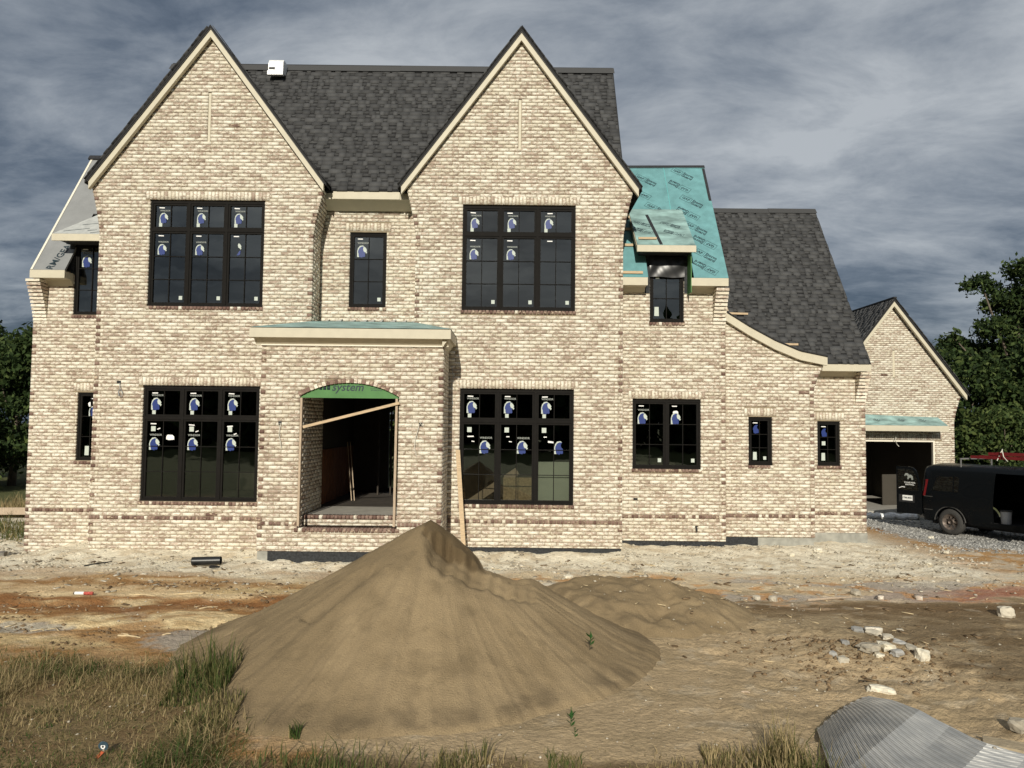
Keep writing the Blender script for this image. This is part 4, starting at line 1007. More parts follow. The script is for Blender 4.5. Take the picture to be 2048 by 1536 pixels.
# ------------------------------------------------------------ ground
def gz(X, Y):
    X = np.asarray(X, float); Y = np.asarray(Y, float)
    z = -0.035 + 0 * X
    z = z - 0.27 * sm(-9.3, -11.6, X) * sm(15.0, 18.3, Y) - 0.05 * sm(-4.0, -8.0, X) * sm(14, 17, Y)
    z = z - 0.30 * sm(9.3, 13.0, X) * sm(17.5, 22.5, Y) - 0.05 * sm(26, 28, Y)
    n = fbm(X, Y, 0.55, 4, 3) - 0.5; n2 = fbm(X, Y, 3.2, 4, 11) - 0.5; n3 = fbm(X * 0.6, Y, 9.0, 3, 23) - 0.5
    near = sm(60, 25, np.abs(Y)) 
    rough = 0.35 + 0.65 * sm(12.6, 15.5, Y) * sm(20, 17.5, Y) + 0.5 * sm(3.0, 5.0, X) * sm(12.5, 9, Y)
    churn = sm(1.0, 3.2, X) * sm(14.5, 13, Y) * sm(5.5, 6.5, Y) * sm(0.42, 0.6, fbm(X, Y, 0.8, 3, 29)) + 0.5 * sm(-2, -4, X) * sm(14, 13, Y) * sm(9.5, 10.5, Y)
    z = z + near * (0.07 * n + 0.075 * n2 * rough + 0.035 * n3 * rough + churn * (0.10 * (fbm(X * 0.8, Y * 1.3, 4.2, 4, 35) - 0.5) + 0.05 * (fbm(X, Y, 11, 3, 39) - 0.5)))
    z = z + 0.075 * np.maximum(sm(16.2, 17.0, Y) * sm(3.0, 2.4, X), sm(15.0, 15.6, Y) * sm(-5.6, -5.1, X) * sm(-0.9, -1.4, X)) * (0.1 + 1.9 * fbm(X, Y, 3.0, 4, 9)) + 0.05 * sm(17.3, 18.2, Y) * sm(2.3, 2.6, X) * sm(9.3, 8.8, X) * (0.0 + 1.9 * fbm(X, Y, 3.0, 4, 19))
    # wheel ruts across the yard on the left
    z = z - 0.05 * np.exp(-((Y - 12.35 - 0.12 * np.sin(X)) / 0.22) ** 2) * sm(-1.5, -3.5, X) - 0.05 * np.exp(-((Y - 11.0 - 0.1 * np.sin(X * 1.3)) / 0.2) ** 2) * sm(-2.5, -4, X)
    # dug hole with lumps in front of the rubble on the right
    z = z + 0.11 * np.exp(-(((X - 4.9) / 0.85) ** 2 + ((Y - 10.15) / 0.40) ** 2)) - 0.06 * np.exp(-(((X - 4.3) / 0.7) ** 2 + ((Y - 9.25) / 0.22) ** 2)) + 0.05 * np.exp(-(((X - 3.9) / 0.35) ** 2 + ((Y - 10.2) / 0.5) ** 2))
    return z
PX, PY_, PH = -1.05, 10.2, 1.66
def pile_h(X, Y):
    X = np.asarray(X, float); Y = np.asarray(Y, float)
    dx, dy = X - PX, Y - PY_; r = np.hypot(dx, dy); th = np.arctan2(dy, dx)
    c, s_ = np.cos(th), np.sin(th)
    R = 2.74 + 0.44 * np.clip(-c, 0, 1) + 0.08 * np.clip(c, 0, 1) ** 2 + 0.12 * np.sin(3 * th + 1) + 0.10 * (vnoise(th * 3 + 20, th * 0, 5) - 0.5)
    R = R - 0.25 * np.clip(s_, 0, 1)
    t = r / R
    h = PH * np.where(t < 1, 1.0 * np.clip(1 - t, 0, 1) ** 1.12, 1 - t) + 0.035 * np.exp(-((t - 1.0) / 0.08) ** 2) * (t < 1.2)
    h = h - 0.09 * np.exp(-(r / 0.22) ** 2) * 0.5
    # rills running down the slope, lumps near the foot
    h = h + 0.020 * (vnoise(th * 14, r * 0.5, 31) - 0.5) * sm(0.5, 1.3, r) + 0.022 * (vnoise(th * 46, r * 0.7, 37) - 0.5) * sm(0.7, 1.6, r)
    h = h + 0.035 * (fbm(X, Y, 1.3, 4, 41) - 0.5) + 0.022 * (fbm(X, Y, 12, 4, 43) - 0.5)
    # slump scar on the left flank
    u = (X + 2.05) * 0.72 + (Y - 9.25) * 0.69; v = -(X + 2.05) * 0.69 + (Y - 9.25) * 0.72
    scar = sm(-0.45, -0.38, u) * sm(0.55, 0.35, u) * np.exp(-((v + 0.02) / 0.16) ** 2)
    h = h - 0.085 * scar + 0.03 * np.exp(-((v + 0.3) / 0.12) ** 2) * np.exp(-(u / 0.5) ** 2)
    u = (X + 1.35) ; v = (Y - 9.75)
    h = h - 0.035 * np.exp(-((u + v * 0.5) / 0.18) ** 2) * np.exp(-(v / 0.35) ** 2)
    # the peak has slumped on the right: a lower front lobe, a steep damp cut behind it
    yc = PY_ - 0.18 - 0.04 * np.sin(X * 17) - 0.03 * np.sin(X * 41)
    X0 = X; X = X + 0.16 * (fbm(X0, Y, 2.5, 4, 93) - 0.5)
    gf = np.interp(X, [-1.20, -0.97, -0.75, -0.48, 0.1, 0.6], [1.66, 1.29, 1.15, 1.03, 0.84, 0.90]) - 0.42 * (yc - Y) + 0.75 * np.clip(9.62 - Y, 0, 3)
    gb = np.interp(X, [-1.06, -0.8, -0.6, -0.47, -0.38, 0.1, 0.6], [1.68, 1.45, 1.27, 1.13, 0.98, 0.84, 0.95]) - 0.25 * np.abs(Y - PY_) 
    lim = np.where(Y < yc - 0.03, gf, np.where(Y > yc + 0.02, gb, gf + (gb - gf) * sm(-0.03, 0.02, Y - yc)))
    lump = 0.05 * (fbm(X, Y, 6, 4, 57) - 0.5) + 0.07 * (fbm(X * 2.2, Y, 5, 3, 59) - 0.5) * np.exp(-((Y - yc) / 0.1) ** 2)
    kk = 0.022; lim = lim + lump
    sn = -kk * np.logaddexp(-lim / kk, -h / kk)
    h = np.where(X0 > -1.22, sn + (h - sn) * sm(-1.10, -1.22, X0), h)
    return h
def mound_h(X, Y):
    X = np.asarray(X, float); Y = np.asarray(Y, float)
    d = ((X - 1.75) / 2.05) ** 2 + ((Y - 12.2) / 1.45) ** 2
    h = 0.46 * (1 - d) * 1.0
    h = np.minimum(h, 0.40 + 0.1 * (fbm(X, Y, 1.1, 3, 50) - 0.5))
    h = h + 0.24 * (fbm(X, Y * 1.3, 1.7, 5, 51) - 0.5) * sm(1.5, 0.5, d) + 0.06 * (fbm(X, Y, 6, 5, 53) - 0.5)
    h = h - 0.10 * np.exp(-(((X - 0.75) + 0.3 * (Y - 11.6)) / 0.13) ** 2) * np.exp(-((Y - 11.6) / 0.6) ** 2)
    h = h - 0.12 * np.exp(-(((X - 2.2) - 0.6 * (Y - 11.4)) / 0.16) ** 2) * np.exp(-((Y - 11.4) / 0.5) ** 2)
    return h
def top_z(X, Y): return np.maximum(np.maximum(gz(X, Y), gz(X, Y) * 0 + pile_h(X, Y)), np.where(mound_h(X, Y) > 0, mound_h(X, Y) - 0.02, -9))
def lerp3(c, w, col): return c * (1 - w[..., None]) + np.array(col) * w[..., None]
def ground_col(X, Y):
    a = fbm(X, Y, 0.9, 4, 61); b = fbm(X * 0.45, Y * 1.5, 1.5, 5, 67); c2 = fbm(X * 0.7, Y, 4.5, 4, 71); d = fbm(X, Y, 13, 3, 73)
    Yn = Y + (b - 0.5) * 2.2 + (c2 - 0.5) * 0.7
    left = sm(0.5, -1.5, X)
    C = np.zeros(X.shape + (3,)) + np.array((0.37, 0.235, 0.115))                    # ochre clay
    C = lerp3(C, sm(0.42, 0.62, c2), (0.30, 0.165, 0.065))
    C = lerp3(C, sm(0.5, 0.68, b) * left, (0.47, 0.35, 0.185))
    C = lerp3(C, np.exp(-((Yn - 12.25) / 0.50) ** 2) * left, (0.225, 0.105, 0.040))  # damp red ruts
    C = lerp3(C, np.exp(-((Yn - 11.35) / 0.16) ** 2) * left * 0.8, (0.66, 0.53, 0.31))
    C = lerp3(C, np.exp(-((Yn - 13.2) / 0.30) ** 2) * left * 0.75, (0.62, 0.48, 0.29))
    # right: mud near, mixed clay and stone dust behind
    C = lerp3(C, (1 - left), (0.27, 0.20, 0.115))
    mudr = (1 - left) * sm(13.0, 12.2, Yn)
    C = lerp3(C, mudr, (0.190, 0.140, 0.082)); C = lerp3(C, mudr * sm(0.44, 0.60, b), (0.29, 0.222, 0.135)); C = lerp3(C, mudr * sm(0.55, 0.66, c2) * 0.6, (0.13, 0.088, 0.046))
    C = lerp3(C, (1 - left) * np.exp(-((Y - 12.6) / 0.45) ** 2) * 0.8, (0.125, 0.078, 0.038))
    midr = (1 - left) * sm(12.9, 13.5, Yn)
    C = lerp3(C, midr, (0.52, 0.42, 0.28)); C = lerp3(C, midr * sm(0.47, 0.57, b), (0.36, 0.31, 0.25)); C = lerp3(C, midr * sm(0.55, 0.63, c2) * 0.8, (0.46, 0.24, 0.09))
    C = lerp3(C, midr * np.exp(-(((X - 8.6) / 1.6) ** 2 + ((Yn - 13.6) / 0.5) ** 2)) * 0.9, (0.30, 0.13, 0.085))
    # stone dust along the house
    ch = sm(14.6, 15.6, Yn) * sm(11.5, 9.0, X) + sm(13.9, 14.5, Yn) * left * 0.35
    ch = np.clip(ch, 0, 1)
    C = lerp3(C, ch, (0.70, 0.635, 0.50)); C = lerp3(C, ch * sm(0.50, 0.66, c2) * 0.7, (0.50, 0.41, 0.28)); C = lerp3(C, ch * sm(0.58, 0.7, d) * 0.5, (0.36, 0.31, 0.235))
    C = lerp3(C, np.exp(-(((X - 0.25) / 0.75) ** 2 + ((Y - 14.0) / 0.22) ** 2) * 1.3), (0.74, 0.69, 0.57))   # spilled plaster
    # gravel drive on the far right, orange clay before it
    gv = sm(10.3, 11.5, X + (c2 - .5)) * sm(18.4, 19.6, Yn - 0.25 * (X - 11))
    C = lerp3(C, sm(9.0, 10.5, X) * sm(15.2, 16.0, Yn) * (1 - gv), (0.38, 0.225, 0.10)); C = lerp3(C, sm(9.2, 10.5, X) * sm(15.2, 16, Yn) * (1 - gv) * sm(.5, .6, c2), (0.46, 0.37, 0.26))
    C = lerp3(C, gv, (0.27, 0.262, 0.245)); C = lerp3(C, gv * sm(0.5, 0.7, d), (0.40, 0.39, 0.36))
    # sand spread round the pile, grey grit further left
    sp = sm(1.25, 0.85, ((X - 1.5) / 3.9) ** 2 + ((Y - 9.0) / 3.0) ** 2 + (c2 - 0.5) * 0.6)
    C = lerp3(C, sp, (0.385, 0.290, 0.175)); C = lerp3(C, sp * sm(0.48, 0.62, b) * 0.6, (0.29, 0.22, 0.13))  # spread sand lightened in colour so flat ground looks as sunlit as the pile
    grit = sm(1, 0.5, ((X + 4.0) / 0.9) ** 2 + ((Y - 10.4) / 0.7) ** 2 + (d - .5)) + sm(1, 0.5, ((X + 6.9) / 0.9) ** 2 + ((Y - 10.9) / 0.35) ** 2 + (d - .5))
    C = lerp3(C, np.clip(grit, 0, 1) * 0.7, (0.33, 0.315, 0.28))
    dust = sm(0.63, 0.70, fbm(X * 0.8, Y, 5.5, 4, 91)) * sm(0.4, 0.6, a) * (Y < 14)
    C = lerp3(C, dust * 0.3, (0.50, 0.43, 0.32))
    # under the grass: brown litter
    gr = np.clip(sm(9.6, 8.4, Yn - 0.15 * (X + 5)) * sm(-1.9, -2.7, X + 0.35 * (8.5 - Y)) + sm(6.95, 6.6, Y + (c2 - .5) * .5), 0, 1)
    C = lerp3(C, gr * 0.85, (0.135, 0.095, 0.048)); C = lerp3(C, gr * sm(.5, .65, c2) * .7, (0.20, 0.15, 0.075))
    far = np.clip(sm(24, 34, np.abs(Y)) + sm(5.5, 3.5, Y) + sm(16, 22, np.abs(X)), 0, 1)
    C = lerp3(C, far, (0.10, 0.105, 0.045))
    return np.clip(C * 1.22, 0, 0.85) * (0.80 + 0.40 * d)[..., None]
def axis(parts):
    v = [];
    for a, b, s_ in parts: v += list(np.arange(a, b, s_))
    return np.array(v)
gx = np.concatenate([-np.geomspace(420, 14.5, 34), axis([(-14, 12, 0.055), (12, 18, 0.12)]), np.geomspace(18, 420, 30)])
gy = np.concatenate([-np.geomspace(300, 3, 26), axis([(-2.5, 5.6, 0.5), (5.6, 13.5, 0.05), (13.5, 20, 0.075), (20, 30, 0.2)]), np.geomspace(30, 420, 30)])
def grid_mesh(name, xs, ys, zf, cf, smooth=True, drop=None):
    X, Y = np.meshgrid(xs, ys); Z = zf(X, Y); C = cf(X, Y); nx, ny = len(xs), len(ys)
    V = np.stack([X, Y, Z], -1).reshape(-1, 3); i = np.arange(nx * ny).reshape(ny, nx)
    F = np.stack([i[:-1, :-1], i[:-1, 1:], i[1:, 1:], i[1:, :-1]], -1).reshape(-1, 4)
    if drop is not None:
        k = drop(X, Y).ravel(); F = F[~(k[F].all(1))]
        used = np.unique(F); mp_ = -np.ones(len(V), int); mp_[used] = np.arange(len(used)); V = V[used]; F = mp_[F]; C = C.reshape(-1, 3)[used]
    return np_mesh(name, V, F, None, smooth, C.reshape(-1, 3))
def col_mat(name, rough=0.95, scale=60, amp=0.5, bump=0.5, dist=0.012, bsc=45):
    m, t, b = new_mat(name); N = t.nodes; K = t.links.new
    a = N.new('ShaderNodeAttribute'); a.attribute_name = 'col'
    g = N.new('ShaderNodeNewGeometry'); n = N.new('ShaderNodeTexNoise'); n.inputs['Scale'].default_value = scale; n.inputs['Detail'].default_value = 5; n.inputs['Roughness'].default_value = 0.7
    K(g.outputs['Position'], n.inputs['Vector'])
    hs = N.new('ShaderNodeHueSaturation'); K(a.outputs['Color'], hs.inputs['Color']); K(nmath(t, 'ADD', nmath(t, 'MULTIPLY', n.outputs[0], amp * 2), 1 - amp), hs.inputs['Value'])
    K(hs.outputs[0], b.inputs['Base Color']); b.inputs['Roughness'].default_value = rough; b.inputs['Specular IOR Level'].default_value = 0.12
    n4 = N.new('ShaderNodeTexNoise'); n4.inputs['Scale'].default_value = bsc; n4.inputs['Detail'].default_value = 6; n4.inputs['Roughness'].default_value = 0.65; K(g.outputs['Position'], n4.inputs['Vector'])
    bp = N.new('ShaderNodeBump'); bp.inputs['Strength'].default_value = bump; bp.inputs['Distance'].default_value = dist
    K(n4.outputs[0], bp.inputs['Height']); K(bp.outputs[0], b.inputs['Normal'])
    return m
DIRT = col_mat('dirt', scale=22, amp=0.42, bump=1.0, dist=0.05, bsc=16)
SAND = col_mat('sand', scale=75, amp=0.42, bump=0.9, dist=0.02, bsc=55)
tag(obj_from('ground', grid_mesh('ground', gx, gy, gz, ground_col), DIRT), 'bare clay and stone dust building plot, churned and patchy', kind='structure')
def sand_col(X, Y):
    b = fbm(X, Y, 1.2, 4, 101); c = fbm(X, Y, 5, 4, 103); th = np.arctan2(Y - PY_, X - PX); r = np.hypot(X - PX, Y - PY_); st_ = vnoise(th * 16, r * 0.4, 107); st2 = vnoise(th * 45, r * 0.8, 109)
    C = np.zeros(X.shape + (3,)) + np.array((0.245, 0.182, 0.104))
    dry = sm(0.40, 0.60, b * 0.72 + st_ * 0.12 + 0.22 * np.exp(-(((X - 0.1) / 1.3) ** 2 + ((Y - 8.5) / 0.9) ** 2)))
    C = lerp3(C, dry * 0.8, (0.345, 0.258, 0.150))
    C = lerp3(C, sm(0.55, 0.8, st2) * 0.20, (0.19, 0.145, 0.09))
    C = lerp3(C, sm(0.6, 0.75, c) * 0.3, (0.15, 0.112, 0.064))
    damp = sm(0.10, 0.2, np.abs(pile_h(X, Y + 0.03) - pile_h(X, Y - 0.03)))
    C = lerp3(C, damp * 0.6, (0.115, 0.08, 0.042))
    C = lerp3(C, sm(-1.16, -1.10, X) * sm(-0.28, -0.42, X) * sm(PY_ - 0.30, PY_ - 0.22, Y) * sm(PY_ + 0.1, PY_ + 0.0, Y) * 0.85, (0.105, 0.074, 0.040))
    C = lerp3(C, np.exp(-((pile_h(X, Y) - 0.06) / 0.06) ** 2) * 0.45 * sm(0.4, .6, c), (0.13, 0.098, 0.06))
    return C
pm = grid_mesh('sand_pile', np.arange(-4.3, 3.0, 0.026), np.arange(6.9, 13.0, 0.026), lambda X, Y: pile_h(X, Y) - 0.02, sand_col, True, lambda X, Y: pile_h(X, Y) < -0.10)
tag(obj_from('sand_pile', pm, SAND), 'tall cone of tan masonry sand in the foreground with a slumped cut at its peak', 'sand pile')
def mcol(X, Y): return sand_col(X, Y) * 1.05
mm = grid_mesh('sand_mound', np.arange(-0.6, 4.1, 0.03), np.arange(10.4, 14.0, 0.03), lambda X, Y: mound_h(X, Y) - 0.03, mcol, True, lambda X, Y: mound_h(X, Y) < -0.08)
tag(obj_from('sand_mound', mm, SAND), 'low lumpy spread of dug over sand right of the tall cone', 'sand pile')

# ------------------------------------------------------------ loose stones and rubble
STONE = attr_mat('stone', ((0.26, 0.225, 0.17), (0.56, 0.51, 0.41)), 0.95, 14, 0.7, 0.1, 0.5)
STONEG = attr_mat('grey_stone', ((0.20, 0.195, 0.18), (0.42, 0.41, 0.385)), 0.95, 25, 0.4, 0.15, 0.3)
CLOD = attr_mat('clod', ((0.12, 0.08, 0.045), (0.24, 0.17, 0.10)), 0.97, 30, 0.5, 0.1, 0.3)
OCT = np.array([(1, 0, 0), (-1, 0, 0), (0, 1, 0), (0, -1, 0), (0, 0, 1), (0, 0, -1)], float)
OCF = np.array([(0, 2, 4), (2, 1, 4), (1, 3, 4), (3, 0, 4), (2, 0, 5), (1, 2, 5), (3, 1, 5), (0, 3, 5)])
def stones(name, n, pos, smin, smax, m, label, flatt=0.6):
    X, Y = pos(n); k = len(X); s_ = smin * (smax / smin) ** (RS.rand(k) ** 2.2)
    V = OCT[None] * s_[:, None, None] * RS.uniform(0.55, 1.15, (k, 6, 1)); V[:, :, 2] *= flatt
    a = RS.rand(k) * 6.28; ca, sa = np.cos(a)[:, None], np.sin(a)[:, None]
    x = V[:, :, 0] * ca - V[:, :, 1] * sa; y = V[:, :, 0] * sa + V[:, :, 1] * ca
    V = np.stack([x + X[:, None], y + Y[:, None], V[:, :, 2] + (top_z(X, Y) + s_ * 0.12)[:, None]], -1)
    F = (np.arange(k)[:, None, None] * 6 + OCF[None]).reshape(-1, 3)
    o = obj_from(name, np_mesh(name, V.reshape(-1, 3), F, {'rnd': np.repeat(RS.rand(k), 6)}), m)
    return tag(o, label, kind='stuff')
def pick(x0, x1, y0, y1, dens):
    def f(n):
        X = RS.uniform(x0, x1, n); Y = RS.uniform(y0, y1, n); k = RS.rand(n) < dens(X, Y); return X[k], Y[k]
    return f
def free(X, Y):
    """not inside the house"""
    h = ((X > XA0) & (X < XB1) & (Y > YA - 0.02)) | ((X > XP0) & (X < XP1) & (Y > YP - 0.02)) | ((X > -11.6) & (X < 5.1) & (Y > YW - 0.02)) | ((X > 5.0) & (X < 9.0) & (Y > Y5 - 0.02))
    return ~h
stones('rubble', 30000, pick(-13, 11, 13.6, 19.5, lambda X, Y: (sm(13.8, 16.2, Y) * 0.75 + 0.08) * sm(0.42, 0.62, fbm(X, Y, 1.8, 3, 201)) * free(X, Y)), 0.008, 0.075, STONE, 'broken pale limestone rubble strewn along the foot of the house')
stones('gravel', 26000, pick(9.5, 20, 15.5, 28, lambda X, Y: sm(10.0, 11.4, X) * sm(17.5, 19.5, Y) * 0.9 * free(X, Y)), 0.010, 0.07, STONEG, 'grey crushed stone of the drive around the van')
stones('pebbles', 15000, pick(-8, 10, 6.2, 15, lambda X, Y: sm(0.50, 0.66, fbm(X, Y, 1.3, 3, 205)) * 0.55 * (pile_h(X, Y) < 0.0) + 0.02 * (pile_h(X, Y) < 0)), 0.004, 0.030, STONE, 'small pale pebbles scattered over the mud')
stones('mud_clods', 3500, pick(2.6, 6.6, 8.6, 11.0, lambda X, Y: np.exp(-(((X - 4.4) / 1.1) ** 2 + ((Y - 9.8) / 0.8) ** 2))), 0.006, 0.055, CLOD, 'dark crumbled mud lumps around the broken concrete', 0.8)
stones('clay_clods', 12000, pick(-8, 0, 9, 14, lambda X, Y: sm(0.5, 0.65, fbm(X, Y, 1.1, 3, 207)) * 0.5 * (pile_h(X, Y) < 0)), 0.006, 0.05, CLOD, 'small crumbs of brown clay on the left of the yard', 0.7)
def rock(name, p, size, m, label, cat, group=None, rz=None, seed=0, ang=0.35, sub=1):
    """irregular chunk: jittered subdivided box resting on the ground"""
    rs = np.random.RandomState(seed + 5); q = 4
    import bmesh
    bm = bmesh.new(); bmesh.ops.create_cube(bm, size=1.0); bmesh.ops.subdivide_edges(bm, edges=bm.edges[:], cuts=2, use_grid_fill=True)
    for v in bm.verts:
        co = v.co; l = (abs(co.x) ** 4 + abs(co.y) ** 4 + abs(co.z) ** 4) ** 0.25
        co *= (0.5 / l) * (1 + rs.uniform(-ang, ang) * 0.45)
        v.co = (co.x * size[0] * (1 + 0.25 * co.z * rs.uniform(-1, 1)), co.y * size[1], co.z * size[2])
    me = bpy.data.meshes.new(name); bm.to_mesh(me); bm.free()
    at_ = me.attributes.new('rnd', 'FLOAT', 'POINT'); at_.data.foreach_set('value', np.full(len(me.vertices), rs.rand() * 0.6 + 0.3))
    o = obj_from(name, me, m); o.location = p; o.rotation_euler = (rs.uniform(-.12, .12), rs.uniform(-.12, .12), rz if rz is not None else rs.uniform(0, 6)); 
    return tag(o, label, cat, group)
PALEST = attr_mat('chalk_stone', ((0.56, 0.51, 0.39), (0.74, 0.69, 0.57)), 0.95, 16, 0.9, 0.1, 0.42, 0.03)
def gp(px, py, up_=0.0):
    p = on_ground(px, py, 0.0); z = float(top_z(np.array([p.x]), np.array([p.y]))[0]); p = on_ground(px, py, z); return Vector((p.x, p.y, z + up_))
rock('boulder', gp(2011, 1233, 0.06), (0.24, 0.2, 0.19), STONE, 'knobbly tan stone alone on bare mud near the right edge', 'stone', seed=1)
rock('stone_slab', gp(1764, 1388, 0.035), (0.30, 0.13, 0.10), PALEST, 'flat white stone slab lying just above the metal lath', 'stone', rz=-0.35, seed=2)
rock('white_rock', gp(1845, 1318, 0.05), (0.16, 0.13, 0.15), PALEST, 'small white pointed rock at the right end of the broken concrete', 'stone', seed=3)
rock('pale_stone', gp(1546, 1203, 0.04), (0.13, 0.1, 0.10), STONE, 'pale stone at the right end of the dark wet rut', 'stone', seed=4)
rock('pale_stone', gp(1513, 1199, 0.03), (0.12, 0.1, 0.07), STONE, 'pale stone left of its twin beside the dark wet rut', 'stone', seed=5)
rock('pale_stone', gp(1712, 1191, 0.05), (0.18, 0.14, 0.10), STONE, 'cluster-shaped pale stone between the long stick and the two brick ends', 'stone', seed=6)
rock('pale_stone', gp(1636, 1105, 0.05), (0.20, 0.16, 0.12), PALEST, 'whitish rock below the corner of the right bay foundation', 'stone', seed=7)
rock('pale_stone', gp(1583, 1112, 0.03), (0.14, 0.12, 0.08), PALEST, 'small whitish rock left of the larger one by the foundation', 'stone', seed=8)
rock('pale_stone', gp(1893, 1107, 0.03), (0.12, 0.1, 0.07), PALEST, 'lone white pebble on orange clay in front of the van', 'stone', seed=9)
rock('pale_stone', gp(1856, 1130, 0.03), (0.16, 0.12, 0.06), PALEST, 'long pale stone on the clay below the garage rubbish', 'stone', seed=10)
rock('pale_stone', gp(2040, 1462, 0.05), (0.20, 0.14, 0.13), STONE, 'rough stone half out of frame above the metal lath', 'stone', seed=11)
rock('pale_stone', gp(1137, 1157, 0.03), (0.2, 0.12, 0.08), PALEST, 'chunk of dried plaster beside the low sand mound', 'stone', seed=12)
chunks = [(1715, 1262, .34, .2, .10), (1748, 1268, .26, .18, .09), (1775, 1276, .22, .16, .08), (1690, 1290, .16, .12, .10), (1738, 1298, .36, .28, .12), (1772, 1296, .32, .22, .12), (1800, 1290, .26, .2, .10), (1822, 1296, .30, .18, .06),
          (1838, 1303, .30, .16, .05), (1795, 1308, .2, .14, .09), (1760, 1313, .18, .14, .07), (1685, 1322, .2, .16, .09), (1665, 1312, .12, .1, .1), (1800, 1262, .12, .1, .06)]
CHL = ['white chunk at the far left of the back row of the rubble heap', 'long pale chunk in the back row, second from the left', 'third pale chunk of the back row of the rubble heap', 'upright lump at the left end of the middle row',
       'largest grey chunk in the middle of the rubble heap', 'broad grey chunk right of the largest one', 'grey chunk left of the flat slab on the heap', 'flat grey slab on the right of the heap', 'thin flat slab at the right end of the heap',
       'small chunk in front of the flat slab', 'small chunk in front of the largest one', 'separate lump in the hollow left of the heap', 'smallest upright lump left of the heap', 'small chunk behind the heap near the brick']
for i, (x, y, a, b, c) in enumerate(chunks):
    rock('concrete_chunk', gp(x, y, c * 0.15), (a * .72, b * .8, c * 0.85), STONEG if i % 3 == 0 else (STONE if i % 5 else PALEST), CHL[i], 'concrete chunk', 'broken concrete chunks heaped in the mud', seed=20 + i, ang=0.5)
def loose_brick(px, py, rz, label, tilt=0.0, col=None):
    V, F = box_arrays([[-0.12, 0.12, -0.045, 0.045, 0, 0.07]], jit=0.003)
    me = np_mesh('loose_brick', V, F, {'rnd': np.full(8, RS.rand()), 'dk': np.zeros(8)}); o = obj_from('loose_brick', me, BRICK)
    o.location = gp(px, py, -0.01); o.rotation_euler = (tilt, 0.05, rz); tag(o, label, 'brick', 'single bricks lying in the yard')
loose_brick(1836, 1198, 1.3, 'brick standing end on towards the camera, right of its neighbour on bare mud', 0.02)
loose_brick(1762, 1198, 1.1, 'half buried brick end on, left of its neighbour on bare mud')
loose_brick(1746, 1263, 0.12, 'tan brick lying lengthways behind the broken concrete')

# ------------------------------------------------------------ sticks, boards, litter
def stick_(p, q, r, m, label, cat='stick', name='stick', group=None, flatb=None):
    s_ = MB(); p = Vector(p); q = Vector(q)
    if flatb: s_.bar(p, q, flatb[0], flatb[1])
    else:
        mid = (p + q) / 2 + Vector((RS.uniform(-.02, .02), RS.uniform(-.02, .02), 0.01)); s_.tube([p, mid, q], [r, r * .9, r * .5], 6)
    o = s_.obj(name, m); return tag(o, label, cat, group)
DRYST = mat('dry_straw', (0.55, 0.44, 0.27), 0.9, 0.2, 20)
for a, b, r, m, lb in (((168, 1134), (224, 1125), 0.018, DARKMETAL, 'thin dark rod lying on the stone dust left of the black pipe'),
                       ((258, 1190), (310, 1193), 0.010, DRYST, 'pale splinter lying in the red rut below the black pipe'),
                       ((349, 1190), (425, 1188), 0.012, DRYST, 'long pale splinter in the red rut left of the sand'),
                       ((398, 1219), (436, 1215), 0.010, DRYST, 'short pale splinter on dark clay close to the sand cone'),
                       ((236, 1273), (281, 1277), 0.013, DRYST, 'thick pale twig crossing another on ochre clay'),
                       ((243, 1268), (262, 1275), 0.008, DRYST, 'short thin twig crossing the thicker one on ochre clay'),
                       ((324, 1272), (342, 1269), 0.010, DRYST, 'stubby white twig right of the crossed pair'),
                       ((1615, 1203), (1703, 1197), 0.022, WOODP, 'long bent weathered stick at the edge of the bare mud'),
                       ((1904, 1128), (1972, 1131), 0.018, WOODP, 'curved weathered stick on clay far right'),
                       ((190, 1161), (246, 1137), 0.008, DRYST, 'straight thin reed lying on the stone dust'),
                       ((1300, 1172), (1336, 1170), 0.014, DARKMETAL, 'short black rod on top of the low sand mound'),
                       ((1483, 1386), (1500, 1388), 0.012, WOODP, 'dark twig half buried in the flat sand')):
    pa, pb_ = gp(*a, r), gp(*b, r); stick_(pa, pb_, r, m, lb, 'stick', 'stick', 'sticks and splinters littering the yard')
# board leaning on the wall, brace across the door, posts
def board(p, q, w, h, label, m=WOOD, name='board', cat='board', up=(0, 0, 1), group=None):
    s_ = MB(); s_.bar(p, q, w, h, up); return tag(s_.obj(name, m), label, cat, group)
board((-1.18, 17.03, 2.27), (-0.98, 16.55, 0.02), 0.095, 0.035, 'pine board leaning against the wall between porch and lower right window', up=(0, 1, 0.2), name='leaning_board')
board(at(606, 854, 15.70), at(799, 806, 15.70), 0.04, 0.055, 'diagonal pine brace nailed across the entrance opening', up=(0, 0, 1), name='door_brace')
for x0_, lb in ((-4.335, 'weathered post propping the left side of the entrance arch'), (-2.325, 'weathered post propping the right side of the entrance arch')):
    s_ = 1 if x0_ < -3 else -1
    s_m = MB(); s_m.bar((x0_ + s_ * 0.035, 15.715, 0.755), (x0_ + s_ * 0.03, 15.77, 3.35), 0.045, 0.09, (0, 1, 0)); tag(s_m.obj('prop_post', WOODP), lb, 'post', 'posts propping the entrance arch')
for a0, b0, a1, b1, f_, l_, lb in ((-0.02, 2.02, 1.02, 2.10, on4, 0.03, 'toe board nailed above the small dormer on the teal roof'),):
    board(f_(a0, b0, l_), f_(a1, b1, l_), 0.05, 0.05, lb, name='roof_cleat', cat='board', group='toe boards nailed on the teal roof')
board(onD(0.05, 0.27, 0.03), onD(0.48, 0.27, 0.03), 0.045, 0.05, 'short toe board on the small dormer roof', name='roof_cleat', group='toe boards nailed on the teal roof')
